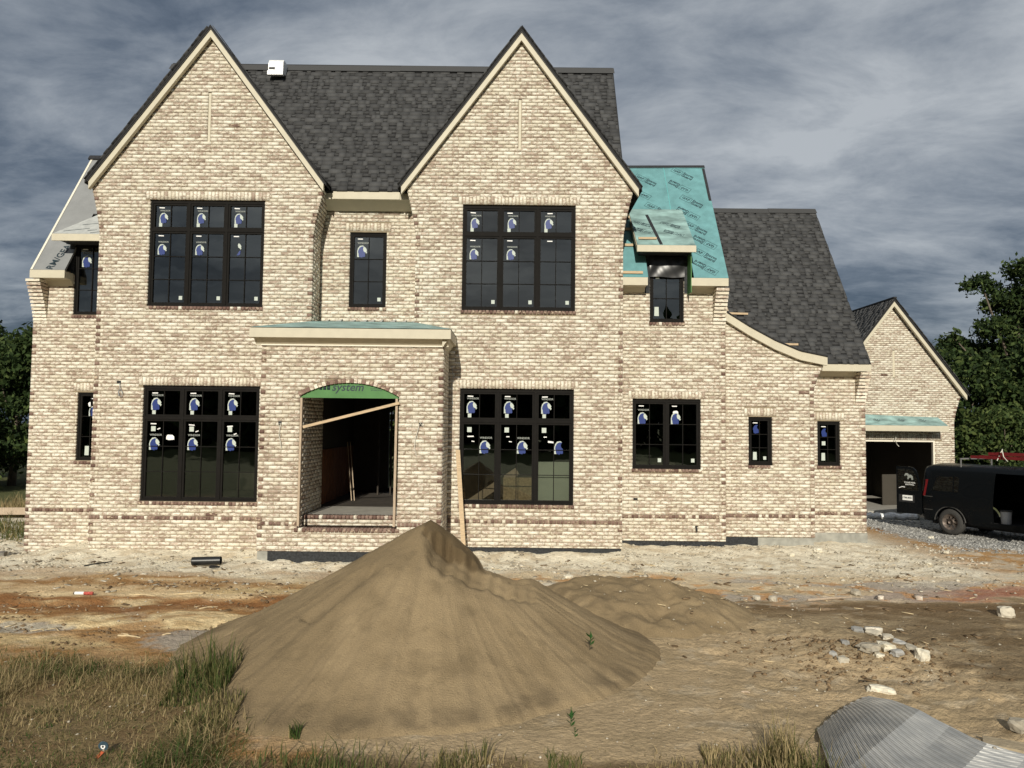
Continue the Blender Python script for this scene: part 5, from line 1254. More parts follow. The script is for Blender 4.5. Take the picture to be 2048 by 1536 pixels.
for b_, w_, lb in ((1.62, 0.5, 'highest short toe board left of the right dormer window'), (1.05, 0.45, 'middle short toe board left of the right dormer window'), (0.12, 0.60, 'lowest short toe board just above the eave left of the right dormer')):
    board(on4(0.05, b_, 0.03), on4(w_, b_, 0.03), 0.045, 0.06, lb, name='roof_cleat', group='toe boards nailed on the teal roof')
board(onF(0.18, 1.66, 0.035), onF(1.02, 1.64, 0.035), 0.10, 0.05, 'knotty pine board lying on grey shingles above the swept eave', name='roof_board', cat='board')
board(onF(1.72, 0.60, 0.035), onF(2.10, 0.60, 0.035), 0.07, 0.05, 'short pine offcut on grey shingles low beside the swept eave', name='roof_board', cat='board')
# foil wrapped vent on the ridge
FOIL = mat('foil', (0.78, 0.78, 0.77), 0.4, 0.15, 12, 0.9, metal=0.1, bscale=14)
vt = at(556, 150, 19.45); ve = empty('roof_vent', 'roof vent wrapped in white foil on the main ridge', 'vent', (vt.x, 19.45, vt.z))
s_ = MB(); s_.prism([(19.25, vt.z - 0.02), (19.25, vt.z + 0.22), (19.32, vt.z + 0.33), (19.6, vt.z + 0.33), (19.68, vt.z + 0.2), (19.6, vt.z - 0.02)], vt.x - 0.19, vt.x + 0.19, 'X'); s_.obj('vent_hood', FOIL, ve)
s_ = MB(); s_.box(vt.x - 0.20, vt.x + 0.20, 19.20, 19.30, vt.z - 0.10, vt.z + 0.0); s_.obj('vent_skirt', FOIL, ve)
s_ = MB(); s_.box(vt.x - 0.17, vt.x - 0.02, 19.235, 19.25, vt.z + 0.06, vt.z + 0.11); s_.obj('vent_slot', BLACKTAPE, ve)
# electrical boxes with hanging wires
WIREW = mat('white_cable', (0.62, 0.60, 0.52), 0.6, 0.05); WIREG = mat('grey_cable', (0.30, 0.32, 0.33), 0.5, 0.05)
def wall_box(px, py, Y, pts, m, label, box=(0.09, 0.06), r=0.007):
    p = at(px, py, Y); e_ = empty('outlet_box', label, 'outlet box', tuple(p), 'outlet boxes with loose cable on the walls')
    s_ = MB(); s_.box(p.x - box[0] / 2, p.x + box[0] / 2, Y - 0.008, Y + 0.02, p.z - box[1] / 2, p.z + box[1] / 2); s_.obj('box', DARKMETAL, e_)
    s_ = MB(); s_.tube([tuple(at(a, b, Y - 0.03 - 0.02 * (i % 2))) for i, (a, b) in enumerate(pts)], r, 6); s_.obj('cable', m, e_)
wall_box(238, 764, YA, [(239, 766), (240, 776), (236, 783), (238, 792), (243, 793), (245, 786), (241, 778), (237, 785), (239, 791)], WIREG, 'dark outlet box with a grey coiled cable above left of the lower left window')
wall_box(560, 846, YP, [(558, 852), (556, 848), (562, 846), (559, 856), (558, 872), (561, 885), (563, 898)], WIREW, 'outlet box with hanging white cable left of the entrance', (0.07, 0.07))
wall_box(841, 849, YP, [(845, 852), (841, 847), (838, 851), (836, 860), (830, 880), (829, 896), (833, 913)], WIREW, 'outlet box with hanging white cable right of the entrance', (0.07, 0.07))
wall_box(1271, 998, Y4, [(1272, 1000), (1275, 1015), (1278, 1030), (1279, 1048)], WIREW, 'low outlet box with a limp string below the double window', (0.10, 0.05), 0.004)
s_ = MB(); p = at(1392, 1058, Y4); s_.tube([(p.x, Y4 + 0.01, p.z + 0.04), (p.x, Y4 - 0.05, p.z + 0.03), (p.x, Y4 - 0.09, p.z - 0.05)], 0.022, 8); s_.tube([(p.x - 0.03, Y4 - 0.05, p.z + 0.07), (p.x + 0.03, Y4 - 0.05, p.z + 0.07)], 0.012, 6)
tag(s_.obj('hose_tap', DARKMETAL), 'small dark hose tap low on the wall of the right bay', 'tap', kind=None)
s_ = MB(); s_.tube([tuple(at(a, b, YA - 0.03)) for a, b in ((904, 733), (905, 745), (907, 752), (903, 770), (904, 790), (905, 806), (902, 815), (897, 819))], 0.007, 6); tag(s_.obj('loose_wire', WIREG), 'thin loose wire dangling right of the porch', 'wire')
# black corrugated pipe offcut
def corr_pipe(p, ax, ln, r, label, name='drain_pipe'):
    s_ = MB(); ax = Vector(ax).normalized(); n = int(ln / 0.028); pts = [Vector(p) + ax * (ln * i / (2 * n)) for i in range(2 * n + 1)]
    s_.tube(pts, [r * (1.0 if i % 2 else 0.94) for i in range(2 * n + 1)], 18, False); s_.tube(pts[::-1], [r * 0.88] * len(pts), 18, False); return tag(s_.obj(name, mat('black_plastic_' + str(len(MATS)), (0.012, 0.013, 0.014), 0.35, 0.2, 10, spec=0.5), None, True), label, 'pipe')
p = gp(384, 1131, 0.085); corr_pipe(p, (1, 0.10, 0.02), 0.56, 0.085, 'short offcut of black corrugated drain pipe on the stone dust left of the sand')
p = gp(420, 1137, 0.03); stick_(p, p + Vector((0.2, -0.02, 0.01)), 0.03, DARKMETAL, 'small black plastic scrap under the pipe offcut', 'scrap', 'plastic_scrap')
corr_pipe((-12.75, 16.9, 0.03), (1, -0.06, 0.03), 1.30, 0.22, 'wide black pipe end at the left edge of the yard', 'culvert_pipe')
s_ = MB(); s_.obox((-11.35, 17.25, -0.20), (0.26, 0.2, 0.19), 0.25); tag(s_.obj('concrete_block', mat('block', (0.17, 0.155, 0.135), 0.95, 0.2, 20, 0.4)), 'grey concrete block beside the pipe at the left edge', 'block')
# caulk tube
p = gp(150, 1190, 0.03); ce = empty('caulk_tube', 'used white and red caulk tube lying on ochre clay left', 'tube', tuple(p))
s_ = MB(); s_.tube([p, p + Vector((0.15, 0.0, 0))], 0.026, 12); s_.obj('tube_body', WHITE, ce)
s_ = MB(); s_.tube([p + Vector((0.15, 0, 0)), p + Vector((0.29, 0.01, 0))], 0.0262, 12); s_.obj('tube_label', mat('red_print', (0.45, 0.08, 0.06), 0.5, 0.6, 60, stretch=(1, 1, 1)), ce)
s_ = MB(); s_.tube([p + Vector((-0.02, 0, 0)), p], [0.02, 0.026], 12); s_.obj('tube_cap', BLACKTAPE, ce)
# survey stake with disc and orange tape in the grass
p = gp(207, 1512, 0.0); se = empty('marker_stake', 'short marker with a round white and black disc and orange tape in the grass', 'marker', tuple(p))
s_ = MB(); s_.tube([p, p + Vector((0, 0, 0.11))], 0.008, 6); s_.obj('peg', WOODP, se)
s_ = MB(); c_ = p + Vector((0, -0.012, 0.085)); s_.tube([c_, c_ + Vector((0, 0.012, 0.004))], 0.043, 16); s_.obj('disc', mat('slate_plastic', (0.05, 0.09, 0.12), 0.4, 0.3, 30), se)
s_ = MB(); s_.tube([c_ + Vector((0, -0.004, 0)), c_ + Vector((0, 0.001, 0))], 0.020, 14); s_.obj('disc_center', WHITE, se)
s_ = MB(); s_.tube([c_ + Vector((0, -0.007, 0)), c_ + Vector((0, -0.003, 0))], 0.009, 10); s_.obj('disc_hole', BLACKTAPE, se)
s_ = MB(); s_.poly([p + Vector((-0.01, -0.02, 0.05)), p + Vector((0.02, -0.03, 0.045)), p + Vector((-0.02, -0.06, -0.0)), p + Vector((-0.045, -0.05, 0.01))]); s_.obj('orange_tape', mat('orange_tape', (0.42, 0.09, 0.03), 0.5, 0.1), se)

# splinters and offcuts too many to count
def scraps(name, n, pos, l0, l1, m, label, w=0.10):
    X, Y = pos(n); k = len(X); l = RS.uniform(l0, l1, k); a = RS.rand(k) * 3.14; z = top_z(X, Y) + 0.006; V = []; 
    ca, sa = np.cos(a), np.sin(a); P = []
    for sx in (-1, 1):
        for sy in (-1, 1):
            for sz in (0, 1): P.append(np.stack([X + ca * sx * l / 2 - sa * sy * l * w / 2, Y + sa * sx * l / 2 + ca * sy * l * w / 2, z + sz * (0.006 + l * 0.03) + sx * l * 0.04], -1))
    V = np.stack(P, 1).reshape(-1, 3); f8 = np.array([[0, 1, 3, 2], [4, 6, 7, 5], [0, 4, 5, 1], [2, 3, 7, 6], [1, 5, 7, 3], [0, 2, 6, 4]])
    o = obj_from(name, np_mesh(name, V, (np.arange(k)[:, None, None] * 8 + f8[None]).reshape(-1, 4), {'rnd': np.repeat(RS.rand(k), 8)}), m); return tag(o, label, kind='stuff')
scraps('splinters', 300, pick(-9, 10, 8.5, 16.5, lambda X, Y: (pile_h(X, Y) < 0) * (0.25 + 0.75 * (Y > 10.5)) * free(X, Y)), 0.04, 0.19, DRYST, 'thin pale wood splinters and reeds strewn over the yard', 0.06)
scraps('brick_bits', 260, pick(-11, 10, 13.0, 17.0, lambda X, Y: free(X, Y) * (mound_h(X, Y) < 0) * 1.0), 0.03, 0.11, STONE, 'small brick and mortar fragments along the house', 0.6)
scraps('dark_bits', 200, pick(-10, 10, 9.0, 16.5, lambda X, Y: (pile_h(X, Y) < 0) * free(X, Y) * 1.0), 0.03, 0.16, CLOD, 'dark bits of bark and felt lying about the yard', 0.4)
# ------------------------------------------------------------ metal lath sheet
GALV, t_, b_ = new_mat('galvanised_lath'); b_.inputs['Metallic'].default_value = 0.35; b_.inputs['Roughness'].default_value = 0.42
tcn = t_.nodes.new('ShaderNodeTexCoord'); nn_ = t_.nodes.new('ShaderNodeTexNoise'); nn_.inputs['Scale'].default_value = 3.0; nn_.inputs['Detail'].default_value = 6; t_.links.new(tcn.outputs['Object'], nn_.inputs['Vector'])
rr_ = t_.nodes.new('ShaderNodeValToRGB'); t_.links.new(nn_.outputs[0], rr_.inputs[0]); rr_.color_ramp.elements[0].position = .35; rr_.color_ramp.elements[1].position = .72
rr_.color_ramp.elements[0].color = (0.38, 0.385, 0.38, 1); rr_.color_ramp.elements[1].color = (0.72, 0.70, 0.65, 1); t_.links.new(rr_.outputs[0], b_.inputs['Base Color'])
far_e = [gp(1735, 1398, .03), gp(1785, 1417, .05), gp(1840, 1440, .07), gp(1900, 1462, .06), gp(1975, 1490, .05), gp(2060, 1512, .04), gp(2200, 1545, .03)]
near_e = [gp(1634, 1466, .03), gp(1648, 1520, .10), gp(1668, 1580, .12), gp(1720, 1640, .10), gp(1800, 1690, .06), gp(1900, 1730, .05), gp(2050, 1760, .03)]
def along(pts, u):
    k = u * (len(pts) - 1); i = min(int(k), len(pts) - 2); f_ = k - i
    return pts[i].lerp(pts[i + 1], f_)
V = []; F = []; RB = []; nu, nv_ = 90, 240
for j in range(nv_ + 1):
    v = j / nv_
    for i in range(nu + 1):
        u = i / nu; a = along(far_e, u); b = along(near_e, u); q = a.lerp(b, v)
        bump_ = 0.02 * math.sin(math.pi * v) * math.exp(-((u - 0.25) / 0.3) ** 2) + 0.035 * math.sin(7 * u + 3 * v)
        cor = 0.006 * (1 if (j // 2) % 2 else -1) * (0.8 + 0.4 * math.sin(i * 0.4 + j)); RB.append((1.0 if (j // 2) % 2 else 0.0) * 0.8 + 0.15 * RS.rand())
        q = q.copy(); V.append((q.x + (0.012 * math.sin(50 * v) if i == 0 else 0), q.y, q.z + bump_ + cor))
for j in range(nv_):
    for i in range(nu):
        a = j * (nu + 1) + i
        if j % 4 == 1 and i % 2 == 0 and i < 20 and j < 90: continue
        F.append((a, a + nu + 1, a + nu + 2, a + 1))
q = MB(); q.add(V, F); lo = q.obj('metal_lath', GALV, None, False); aa = lo.data.attributes.new('rnd', 'FLOAT', 'POINT'); aa.data.foreach_set('value', np.array(RB))
ra_ = t_.nodes.new('ShaderNodeAttribute'); ra_.attribute_name = 'rnd'; mm_ = nmix(t_, ra_.outputs['Fac'], (0.24, 0.24, 0.235), rr_.outputs[0]); t_.links.new(mm_, b_.inputs['Base Color'])
tag(lo, 'curled sheet of ribbed galvanised metal lath lying on the mud at the lower right', 'metal sheet')
s_ = MB(); s_.obox(gp(2030, 1500, .03), (0.5, 0.22, 0.03), -0.5); tag(s_.obj('crumpled_paper_bag', mat('sacking', (0.36, 0.29, 0.19), 0.95, 0.2, 12, .5)), 'flattened brown paper sack by the right end of the metal lath', 'bag')
# ------------------------------------------------------------ grass and weeds
def blades(name, n, pos, hmin, hmax, m, label, wid=0.0045, lean=0.55, green=None, kind='stuff'):
    X, Y = pos(n); k = len(X)
    tall = fbm(X, Y, 1.1, 3, 301)
    h = (hmin + (hmax - hmin) * RS.rand(k) ** 2.0) * (0.45 + 1.1 * sm(0.35, 0.65, tall))
    a = RS.rand(k) * 6.28; ln = RS.rand(k) * lean + 0.08; dx, dy = np.cos(a), np.sin(a); w = wid * RS.uniform(0.6, 1.4, k)
    sx, sy = -dy * w, dx * w; z0 = top_z(X, Y) - 0.01
    def pt(t, s_): 
        b = ln * h * t * t * 1.4
        return np.stack([X + dx * b + sx * s_, Y + dy * b + sy * s_, z0 + h * t * (1 - 0.35 * ln * t)], -1)
    V = np.stack([pt(0, -1), pt(0, 1), pt(0.5, -0.8), pt(0.5, 0.8), pt(1.0, 0)], 1)
    F = (np.arange(k)[:, None, None] * 5 + np.array([[0, 1, 3], [0, 3, 2], [2, 3, 4]])[None]).reshape(-1, 3)
    g = green(X, Y) if green is not None else 0.5
    r = np.clip(1 - (g + RS.normal(0, 0.28, k)), 0.0, 0.99)
    o = obj_from(name, np_mesh(name, V.reshape(-1, 3), F, {'rnd': np.repeat(r, 5)}), m)
    return tag(o, label, kind=kind)
def leafy_mat(name, c0, c1, c2, nv=0.25, trans=0.25):
    m, t, b = new_mat(name); N = t.nodes; K = t.links.new
    a = N.new('ShaderNodeAttribute'); a.attribute_name = 'rnd'; r = N.new('ShaderNodeValToRGB'); K(a.outputs['Fac'], r.inputs[0])
    r.color_ramp.elements[0].color = c0 + (1,); r.color_ramp.elements[1].color = c2 + (1,); e_ = r.color_ramp.elements.new(0.5); e_.color = c1 + (1,)
    K(r.outputs[0], b.inputs['Base Color']); b.inputs['Roughness'].default_value = 0.75; b.inputs['Specular IOR Level'].default_value = 0.2
    o = [x for x in N if x.type == 'OUTPUT_MATERIAL'][0]; tl = N.new('ShaderNodeBsdfTranslucent'); K(r.outputs[0], tl.inputs[0])
    mx = N.new('ShaderNodeMixShader'); mx.inputs[0].default_value = trans; K(b.outputs[0], mx.inputs[1]); K(tl.outputs[0], mx.inputs[2]); K(mx.outputs[0], o.inputs[0])
    return m
GRASS = leafy_mat('grass', (0.050, 0.088, 0.020), (0.16, 0.145, 0.055), (0.44, 0.34, 0.18), trans=0.35)
def gleft(X, Y):
    c2 = fbm(X, Y, 1.6, 3, 311)
    edge = sm(-2.8, -3.7, X - 0.60 * (8.3 - Y) + (c2 - .5) * 0.9)
    back = sm(10.2, 8.3, Y + (c2 - 0.5) * 2.2)
    return edge * back * (0.25 + 0.75 * sm(0.35, 0.6, c2)) * (pile_h(X, Y) < 0.08)
def gfront(X, Y):
    c2 = fbm(X, Y, 2.4, 3, 313); return sm(7.05, 6.55, Y + (c2 - .5) * 0.6) * (0.15 + 0.85 * sm(0.42, 0.6, c2)) * (X < 3.0)
def greenness(X, Y): return 0.24 + 0.72 * sm(0.47, 0.66, fbm(X, Y, 1.2, 3, 317))
blades('grass', 110000, pick(-8.2, -1.4, 5.6, 10.4, gleft), 0.02, 0.16, GRASS, 'dry and green meadow grass left of the sand', green=greenness, wid=0.0032, lean=0.95)
blades('litter_straw', 30000, pick(-8.2, -1.6, 5.6, 9.6, gleft), 0.05, 0.22, GRASS, 'flattened dry straw between the grass', green=lambda X, Y: -0.1 + 0 * X, lean=1.6, wid=0.003)
blades('low_weeds', 30000, pick(-8.2, -1.6, 5.4, 9.2, lambda X, Y: gleft(X, Y) * sm(0.5, 0.6, fbm(X, Y, 1.9, 3, 333))), 0.02, 0.09, GRASS, 'patches of short fresh green weeds in the dry grass', green=lambda X, Y: 0.9 + 0 * X, wid=0.009, lean=1.2)
blades('grass_fringe', 26000, pick(-4.6, 3.2, 5.4, 7.2, gfront), 0.03, 0.19, GRASS, 'sparse fringe of grass along the lower edge of the sand', green=lambda X, Y: greenness(X, Y) * 0.8)
def tuft(x, y, r, n, h0, h1, label, gr=0.85, cat='grass tuft', nm='grass_tuft', lean=0.5, wid=0.005):
    p = gp(x, y)
    o = blades(nm, n, lambda n_: (p.x + r * np.clip(RS.normal(0, 1, n_), -1.4, 1.4), p.y + r * np.clip(RS.normal(0, 1, n_), -1.4, 1.4)), h0, h1, GRASS, label, green=lambda X, Y: gr + 0 * X, lean=lean, wid=wid, kind='thing')
    o['category'] = cat; o['group'] = 'grass tufts at the foot of the sand'; return o
tuft(590, 1456, 0.035, 55, 0.14, 0.26, 'single dark green grass tuft on the sand near its lower left foot', 0.95, lean=0.7)
tuft(405, 1362, 0.22, 800, 0.10, 0.38, 'tall green grass clump against the left foot of the sand cone', 0.75, lean=0.45)
tuft(415, 1440, 0.20, 500, 0.08, 0.24, 'mixed dry clump in front of the tall green clump', 0.45)
tuft(1455, 1522, 0.14, 420, 0.10, 0.34, 'upright dry tuft near the bottom edge, left of the metal lath', 0.25)
tuft(1560, 1530, 0.13, 420, 0.10, 0.30, 'upright dry tuft closest to the metal lath', 0.25)
tuft(1130, 1530, 0.10, 220, 0.10, 0.28, 'green tuft at the bottom edge below the leafy sprout', 0.6)
tuft(925, 1530, 0.14, 300, 0.08, 0.24, 'loose tuft at the bottom edge, middle of the sand', 0.45)
LEAFM = leafy_mat('weed_leaf', (0.03, 0.09, 0.02), (0.05, 0.13, 0.03), (0.09, 0.18, 0.05))
def sprout(px, py, n, s_, label):
    p = gp(px, py); q = MB()
    for i in range(n):
        a = i * 2.4 + 0.5; l = s_ * RS.uniform(.7, 1.2); d = Vector((math.cos(a), math.sin(a) * .6, 0.9)).normalized(); sd_ = Vector((-math.sin(a), math.cos(a), .2)).normalized()
        b = p + Vector((0, 0, 0.02 * i)); q.add([b, b + d * l * .5 + sd_ * l * .25, b + d * l, b + d * l * .5 - sd_ * l * .25], [(0, 1, 2, 3)])
    q.tube([p, p + Vector((0, 0, 0.03 * n))], 0.004, 5)
    o = q.obj('sprout', LEAFM); return tag(o, label, 'weed', 'leafy sprouts growing out of the sand')
sprout(1181, 1290, 5, 0.085, 'small leafy sprout halfway up the right shoulder of the sand')
sprout(1142, 1452, 6, 0.085, 'leafy sprout at the lower foot of the sand, above the grass')
sprout(1150, 1474, 3, 0.05, 'tiny sprout just below the larger one at the foot of the sand')
# ------------------------------------------------------------ trees
LEAF = leafy_mat('foliage', (0.012, 0.024, 0.007), (0.036, 0.062, 0.017), (0.105, 0.135, 0.040), trans=0.2)
BARK = mat('bark', (0.13, 0.105, 0.08), 0.95, 0.3, 10, 0.5, stretch=(3, 3, 0.6))
def leaf_cloud(name, clumps, per, size, m, parent, squash=0.75, tone=None):
    """many small leaf quads scattered through clumps (x y z r)"""
    C = np.array(clumps, float); w = C[:, 3] ** 2; w /= w.sum(); n = per
    ci = RS.choice(len(C), n, p=w); d = RS.normal(0, 1, (n, 3)); d /= np.linalg.norm(d, axis=1)[:, None]
    rr = RS.rand(n) ** 0.42 * (0.85 + 0.35 * RS.rand(n))
    # leaves gather in twigs: snap part of them to sub clusters
    P = C[ci, :3] + d * (rr * C[ci, 3])[:, None] * np.array([1, 1, squash])
    tw = RS.randint(0, max(1, n // 9), n); off = RS.normal(0, 1, (max(1, n // 9), 3)); anchor = P[RS.randint(0, n, max(1, n // 9))]
    near = RS.rand(n) < 0.72; P[near] = anchor[tw[near]] + RS.normal(0, size * 1.25, (near.sum(), 3))
    a = RS.normal(0, 1, (n, 3)); a /= np.linalg.norm(a, axis=1)[:, None]; b = np.cross(a, RS.normal(0, 1, (n, 3))); b /= np.linalg.norm(b, axis=1)[:, None]
    s_ = size * RS.uniform(0.6, 1.35, n)[:, None]
    V = np.stack([P - a * s_, P + b * s_ * .5, P + a * s_, P - b * s_ * .5], 1).reshape(-1, 3)
    F = np.arange(4 * n).reshape(n, 4)
    tv = RS.rand(len(C)); r = np.clip(0.40 + 0.55 * (tv[ci] - 0.5) + RS.normal(0, 0.2, n) + (tone or 0), 0, 0.99)
    o = obj_from(name, np_mesh(name, V, F, {'rnd': np.repeat(r, 4)}), m, parent); return tag(o, kind='stuff')
def tree(label, base, trunk_h, clumps, per, size, r0=0.25, group=None, tone=0, name='leafy_tree', cat='tree', limbs=10):
    t = empty(name, label, cat, tuple(base), group); b = Vector(base)
    C = sorted(clumps, key=lambda c: c[2]); top = Vector(C[-1][:3]); q = MB()
    mid = b.lerp(Vector((np.mean([c[0] for c in C]), np.mean([c[1] for c in C]), top.z)), 0.5)
    q.tube([b - Vector((0, 0, .3)), b.lerp(mid, 0.5) + Vector((0.1, 0, 0)), mid, mid.lerp(top, 0.7)], [r0, r0 * .8, r0 * .55, r0 * .2], 9); q.obj('trunk', BARK, t, True)
    q = MB()
    for i in range(min(limbs, len(C))):
        c = Vector(C[int(i * len(C) / min(limbs, len(C)))][:3]); f_ = min(0.95, max(0.25, (c.z - b.z) / (top.z - b.z) * 0.75)); s0 = b.lerp(mid, min(1, f_ * 1.4)) if f_ < .7 else mid.lerp(top, (f_ - .7))
        q.tube([s0, s0.lerp(c, 0.5) + Vector((0, 0, -0.2)), c], [r0 * .35, r0 * .2, r0 * .06], 6)
    q.obj('limb', BARK, t, True)
    leaf_cloud('crown', clumps, per, size, LEAF, t, tone=tone); return t
def clump_px(L_, Y, jy=2.0):
    o = []
    for x, y, r in L_:
        yy = Y + RS.uniform(-jy, jy); p = at(x, y, yy); o.append((p.x, p.y, p.z, r * yy / FPX))
    return o
big = [(2040, 540, 30), (2060, 600, 60), (1962, 566, 22), (1932, 574, 13), (1985, 580, 20), (2005, 600, 26), (1980, 612, 20), (2030, 640, 38), (1998, 655, 34), (1972, 662, 22), (2045, 690, 45), (1905, 672, 14), (1912, 690, 26), (1890, 688, 12), (1932, 700, 26),
       (1960, 706, 30), (1990, 702, 34), (1925, 722, 20), (1950, 738, 30), (1984, 745, 40), (2030, 750, 50), (2090, 720, 70), (2100, 600, 70), (2140, 660, 80), (1915, 745, 14), (2080, 540, 40), (2120, 800, 90), (2040, 800, 60)]
p = at(2075, 900, 44)
tree('large broad tree right of the garage with one low branch reaching left', (p.x, 44, -0.6), 3, clump_px(big, 44, 1.6), 42000, 0.13, 0.38, 'trees behind the garage', limbs=14)
def bushy(label, x, y, w, h, per, size, group, tone=0, name='leafy_tree', seed=1):
    rs = np.random.RandomState(seed); cl = []
    for i in range(34):
        u = rs.rand(); z = h * (0.06 + 0.90 * u); rad = w * 0.5 * math.sqrt(max(0.08, 1 - (max(0, u - 0.25) / 0.80) ** 2)); a = rs.rand() * 6.28; q = rs.rand() ** .5
        cl.append((x + rad * q * math.cos(a), y + rad * q * math.sin(a), z, w * rs.uniform(0.12, 0.24)))
    return tree(label, (x, y, -0.4), 2, cl, per, size, 0.2, group, tone, name, limbs=6)
G1, G2 = 'trees behind the garage', 'trees left of the house'
bushy('dark round tree just right of the garage gable foot', 22.6, 39, 6.0, 6.6, 15000, 0.15, G1, 0.0, seed=11)
bushy('dark tree behind the van roof rack', 26.5, 37.5, 7.0, 7.5, 17000, 0.15, G1, 0.02, seed=12)
bushy('low yellow green shrubby tree directly behind the van', 22.0, 34.5, 4.6, 3.4, 9000, 0.12, G1, 0.22, 'shrub', seed=13)
bushy('dense low bush behind the ladders', 25.0, 34.0, 5.0, 3.6, 9000, 0.12, G1, 0.12, 'shrub', seed=14)
bushy('dark tree at the right edge of the picture', 31.0, 40, 8.0, 9.5, 15000, 0.16, G1, -0.05, seed=15)
bushy('dark low tree filling the gap beside the garage wall', 20.2, 41, 5.5, 5.6, 10000, 0.15, G1, -0.02, seed=16)
bushy('round dark tree cut by the left edge', -27.5, 38, 7.5, 7.9, 20000, 0.15, G2, 0.0, seed=21)
bushy('dark tree nearest the left wall of the house', -23.6, 36.5, 5.5, 7.2, 17000, 0.14, G2, 0.0, seed=22)
bushy('low dark bush below the trees on the left', -24.3, 32, 5.0, 3.8, 12000, 0.12, G2, 0.03, 'shrub', seed=23)
bushy('dark tree far left, out of the corner', -33.0, 42, 8.0, 9.0, 9000, 0.17, G2, 0.0, seed=24)
for i, (x, y, w, h) in enumerate(((-9.5, 40, 7, 8.0), (-4.0, 42, 7, 8.5), (2.5, 43, 8, 8.0), (11, 46, 9, 8))):
    bushy(('tree seen through the rear doors, left', 'tree seen through the rear doors, right', 'tree hidden behind the middle of the house', 'tree hidden behind the right roof')[i], x, y, w, h, 6000, 0.2, 'trees behind the house', 0.35, seed=30 + i)
# brush and tall dry grass at the far left, boards of a form behind
def gl_(X, Y): return np.ones(X.shape)
o = blades('dry_reeds', 5000, pick(-17.5, -12.2, 24.5, 26.5, gl_), 0.28, 0.55, GRASS, 'tall dry grass in the gap left of the house', green=lambda X, Y: 0.12 + 0 * X, wid=0.012, lean=0.3)
o = blades('green_weeds', 5000, pick(-16.5, -11.6, 19.5, 23.5, gl_), 0.12, 0.5, GRASS, 'low green weeds before the tall dry grass left of the house', green=lambda X, Y: 0.6 + 0 * X, wid=0.010, lean=0.5)
board((-16.5, 24.2, -0.05), (-11.9, 24.3, 0.0), 0.04, 0.22, 'long dark silt board across the gap left of the house', WOODP, 'silt_board')
board((-13.6, 18.9, -0.33), (-11.6, 19.1, -0.28), 0.14, 0.05, 'light plank on the ground left of the house corner', WOODP, 'ground_plank')
stones('yard_stones', 500, pick(-13.5, -11.4, 16.2, 18.6, gl_), 0.02, 0.10, STONE, 'white stones by the left corner of the house')
# wood behind the camera, mirrored in the glass
cl = []
rs = np.random.RandomState(77)
for i in range(60):
    x = -75 + i * 2.6 + rs.uniform(-1, 1); h = 8.2 + 2.2 * rs.rand() + (4.5 if 12 < x < 24 else 0) 
    for z in np.arange(0.6, h, 1.6): cl.append((x + rs.uniform(-1, 1), -50 + rs.uniform(-2, 2), z, 2.0))
w_ = leaf_cloud('far_wood', cl, 42000, 0.85, LEAF, None, tone=-0.1); tag(w_, 'dark belt of trees on the far side of the road behind the viewer', kind='stuff')

# ------------------------------------------------------------ garage
GY = 28.8
gar = empty('garage', 'pale brick gabled garage set back on the right with an open door', 'garage', (14.3, GY, -0.2))
house_keep, wall_m = house, MB(); BR2 = BR; BR = {'porch': [], 'rest': []}
GC = 14.28; GAP = 7.62; GM = 1.31
GD = (12.55, 15.83, -0.5, 2.40); ps = at(1785, 700, GY); pe = at(1790, 755, GY); GS = (ps.x - 0.005, ps.x + 0.085, pe.z, ps.z)
def gcb(z): return corbel(z, 3.05, 4.15, 0.30)
lay_wall(GY, lambda z: max(12.05 - gcb(z), GC - (GAP - 0.1 - z) / GM), lambda z: min(16.56 + gcb(z), GC + (GAP - 0.1 - z) / GM), -0.4, GAP - 0.12, [GD, GS], [(GD[0] - 0.15, GD[1] + 0.26, 2.40, 2.62)])
row_of(GY, GD[0] - 0.15, GD[1] + 0.26, 2.41, 2.62, 0.081, 0, 'rest', 0, 0.6)
lay_wall(lambda z: 16.56 + gcb(z), GY + 0.11, 35, -0.5, 4.1, side='X', facing=1, hdr=(False, False)); lay_wall(12.05, GY + 0.11, 35, -0.3, 4.1, side='X', facing=-1, hdr=(False, False))
gw = wall_m.obj('mortar_wall', MORTAR, gar)
gb_ = [r for r in BR['rest'] if r[2] < GY + 0.05 and r[0] > 13.1 and r[1] - r[0] > 0.22 and r[5] > 0.5]
gb_ = sorted(gb_, key=lambda r: (r[4], r[0]))[:296]; ids = set(id(r) for r in gb_)
single_pieces(gb_, 'brick', gw, BRICK); brick_stuff([r for r in BR['rest'] if id(r) not in ids], 'brickwork', gw)
s_ = MB(); s_.box(GS[0], GS[1], GY + 0.03, GY + 0.06, GS[2], GS[3]); s_.obj('blind_slit', TRIM, gw)
SH = []
groof = gable_roof(GC, GAP, GM, 2.66, GY - 0.25, 36, 0.12, 0.21, 'garage_roof', gar)
for sgn in (-1, 1):
    A = Vector((0, 1, 0)); B = Vector((-sgn, 0, GM)).normalized(); ln = 2.72 * math.sqrt(1 + GM * GM)
    shingles(Vector((GC + sgn * 2.72, GY - 0.28, GAP - GM * 2.72 + 0.09)), A, B, 7.3, ln, lambda a, b: True)
SV, SF, SR = [], [], []; nv = 0
for rows, O, A, B, n in SH:
    V, F = box_arrays([r[:6] for r in rows], O, A, B, n, 0.0015); SV.append(V); SF.append(F + nv); nv += len(V); SR.append(np.repeat([r[6] for r in rows], 8))
tag(obj_from('shingle_courses', np_mesh('shingle_courses', np.concatenate(SV), np.concatenate(SF), {'rnd': np.concatenate(SR)}), SHINGLE, groof), kind='stuff')
s_ = MB(); s_.box(GC - 0.06, GC + 0.06, GY - 0.28, 36, GAP + 0.08, GAP + 0.13); s_.obj('ridge_cap', ROOFBASE, groof)
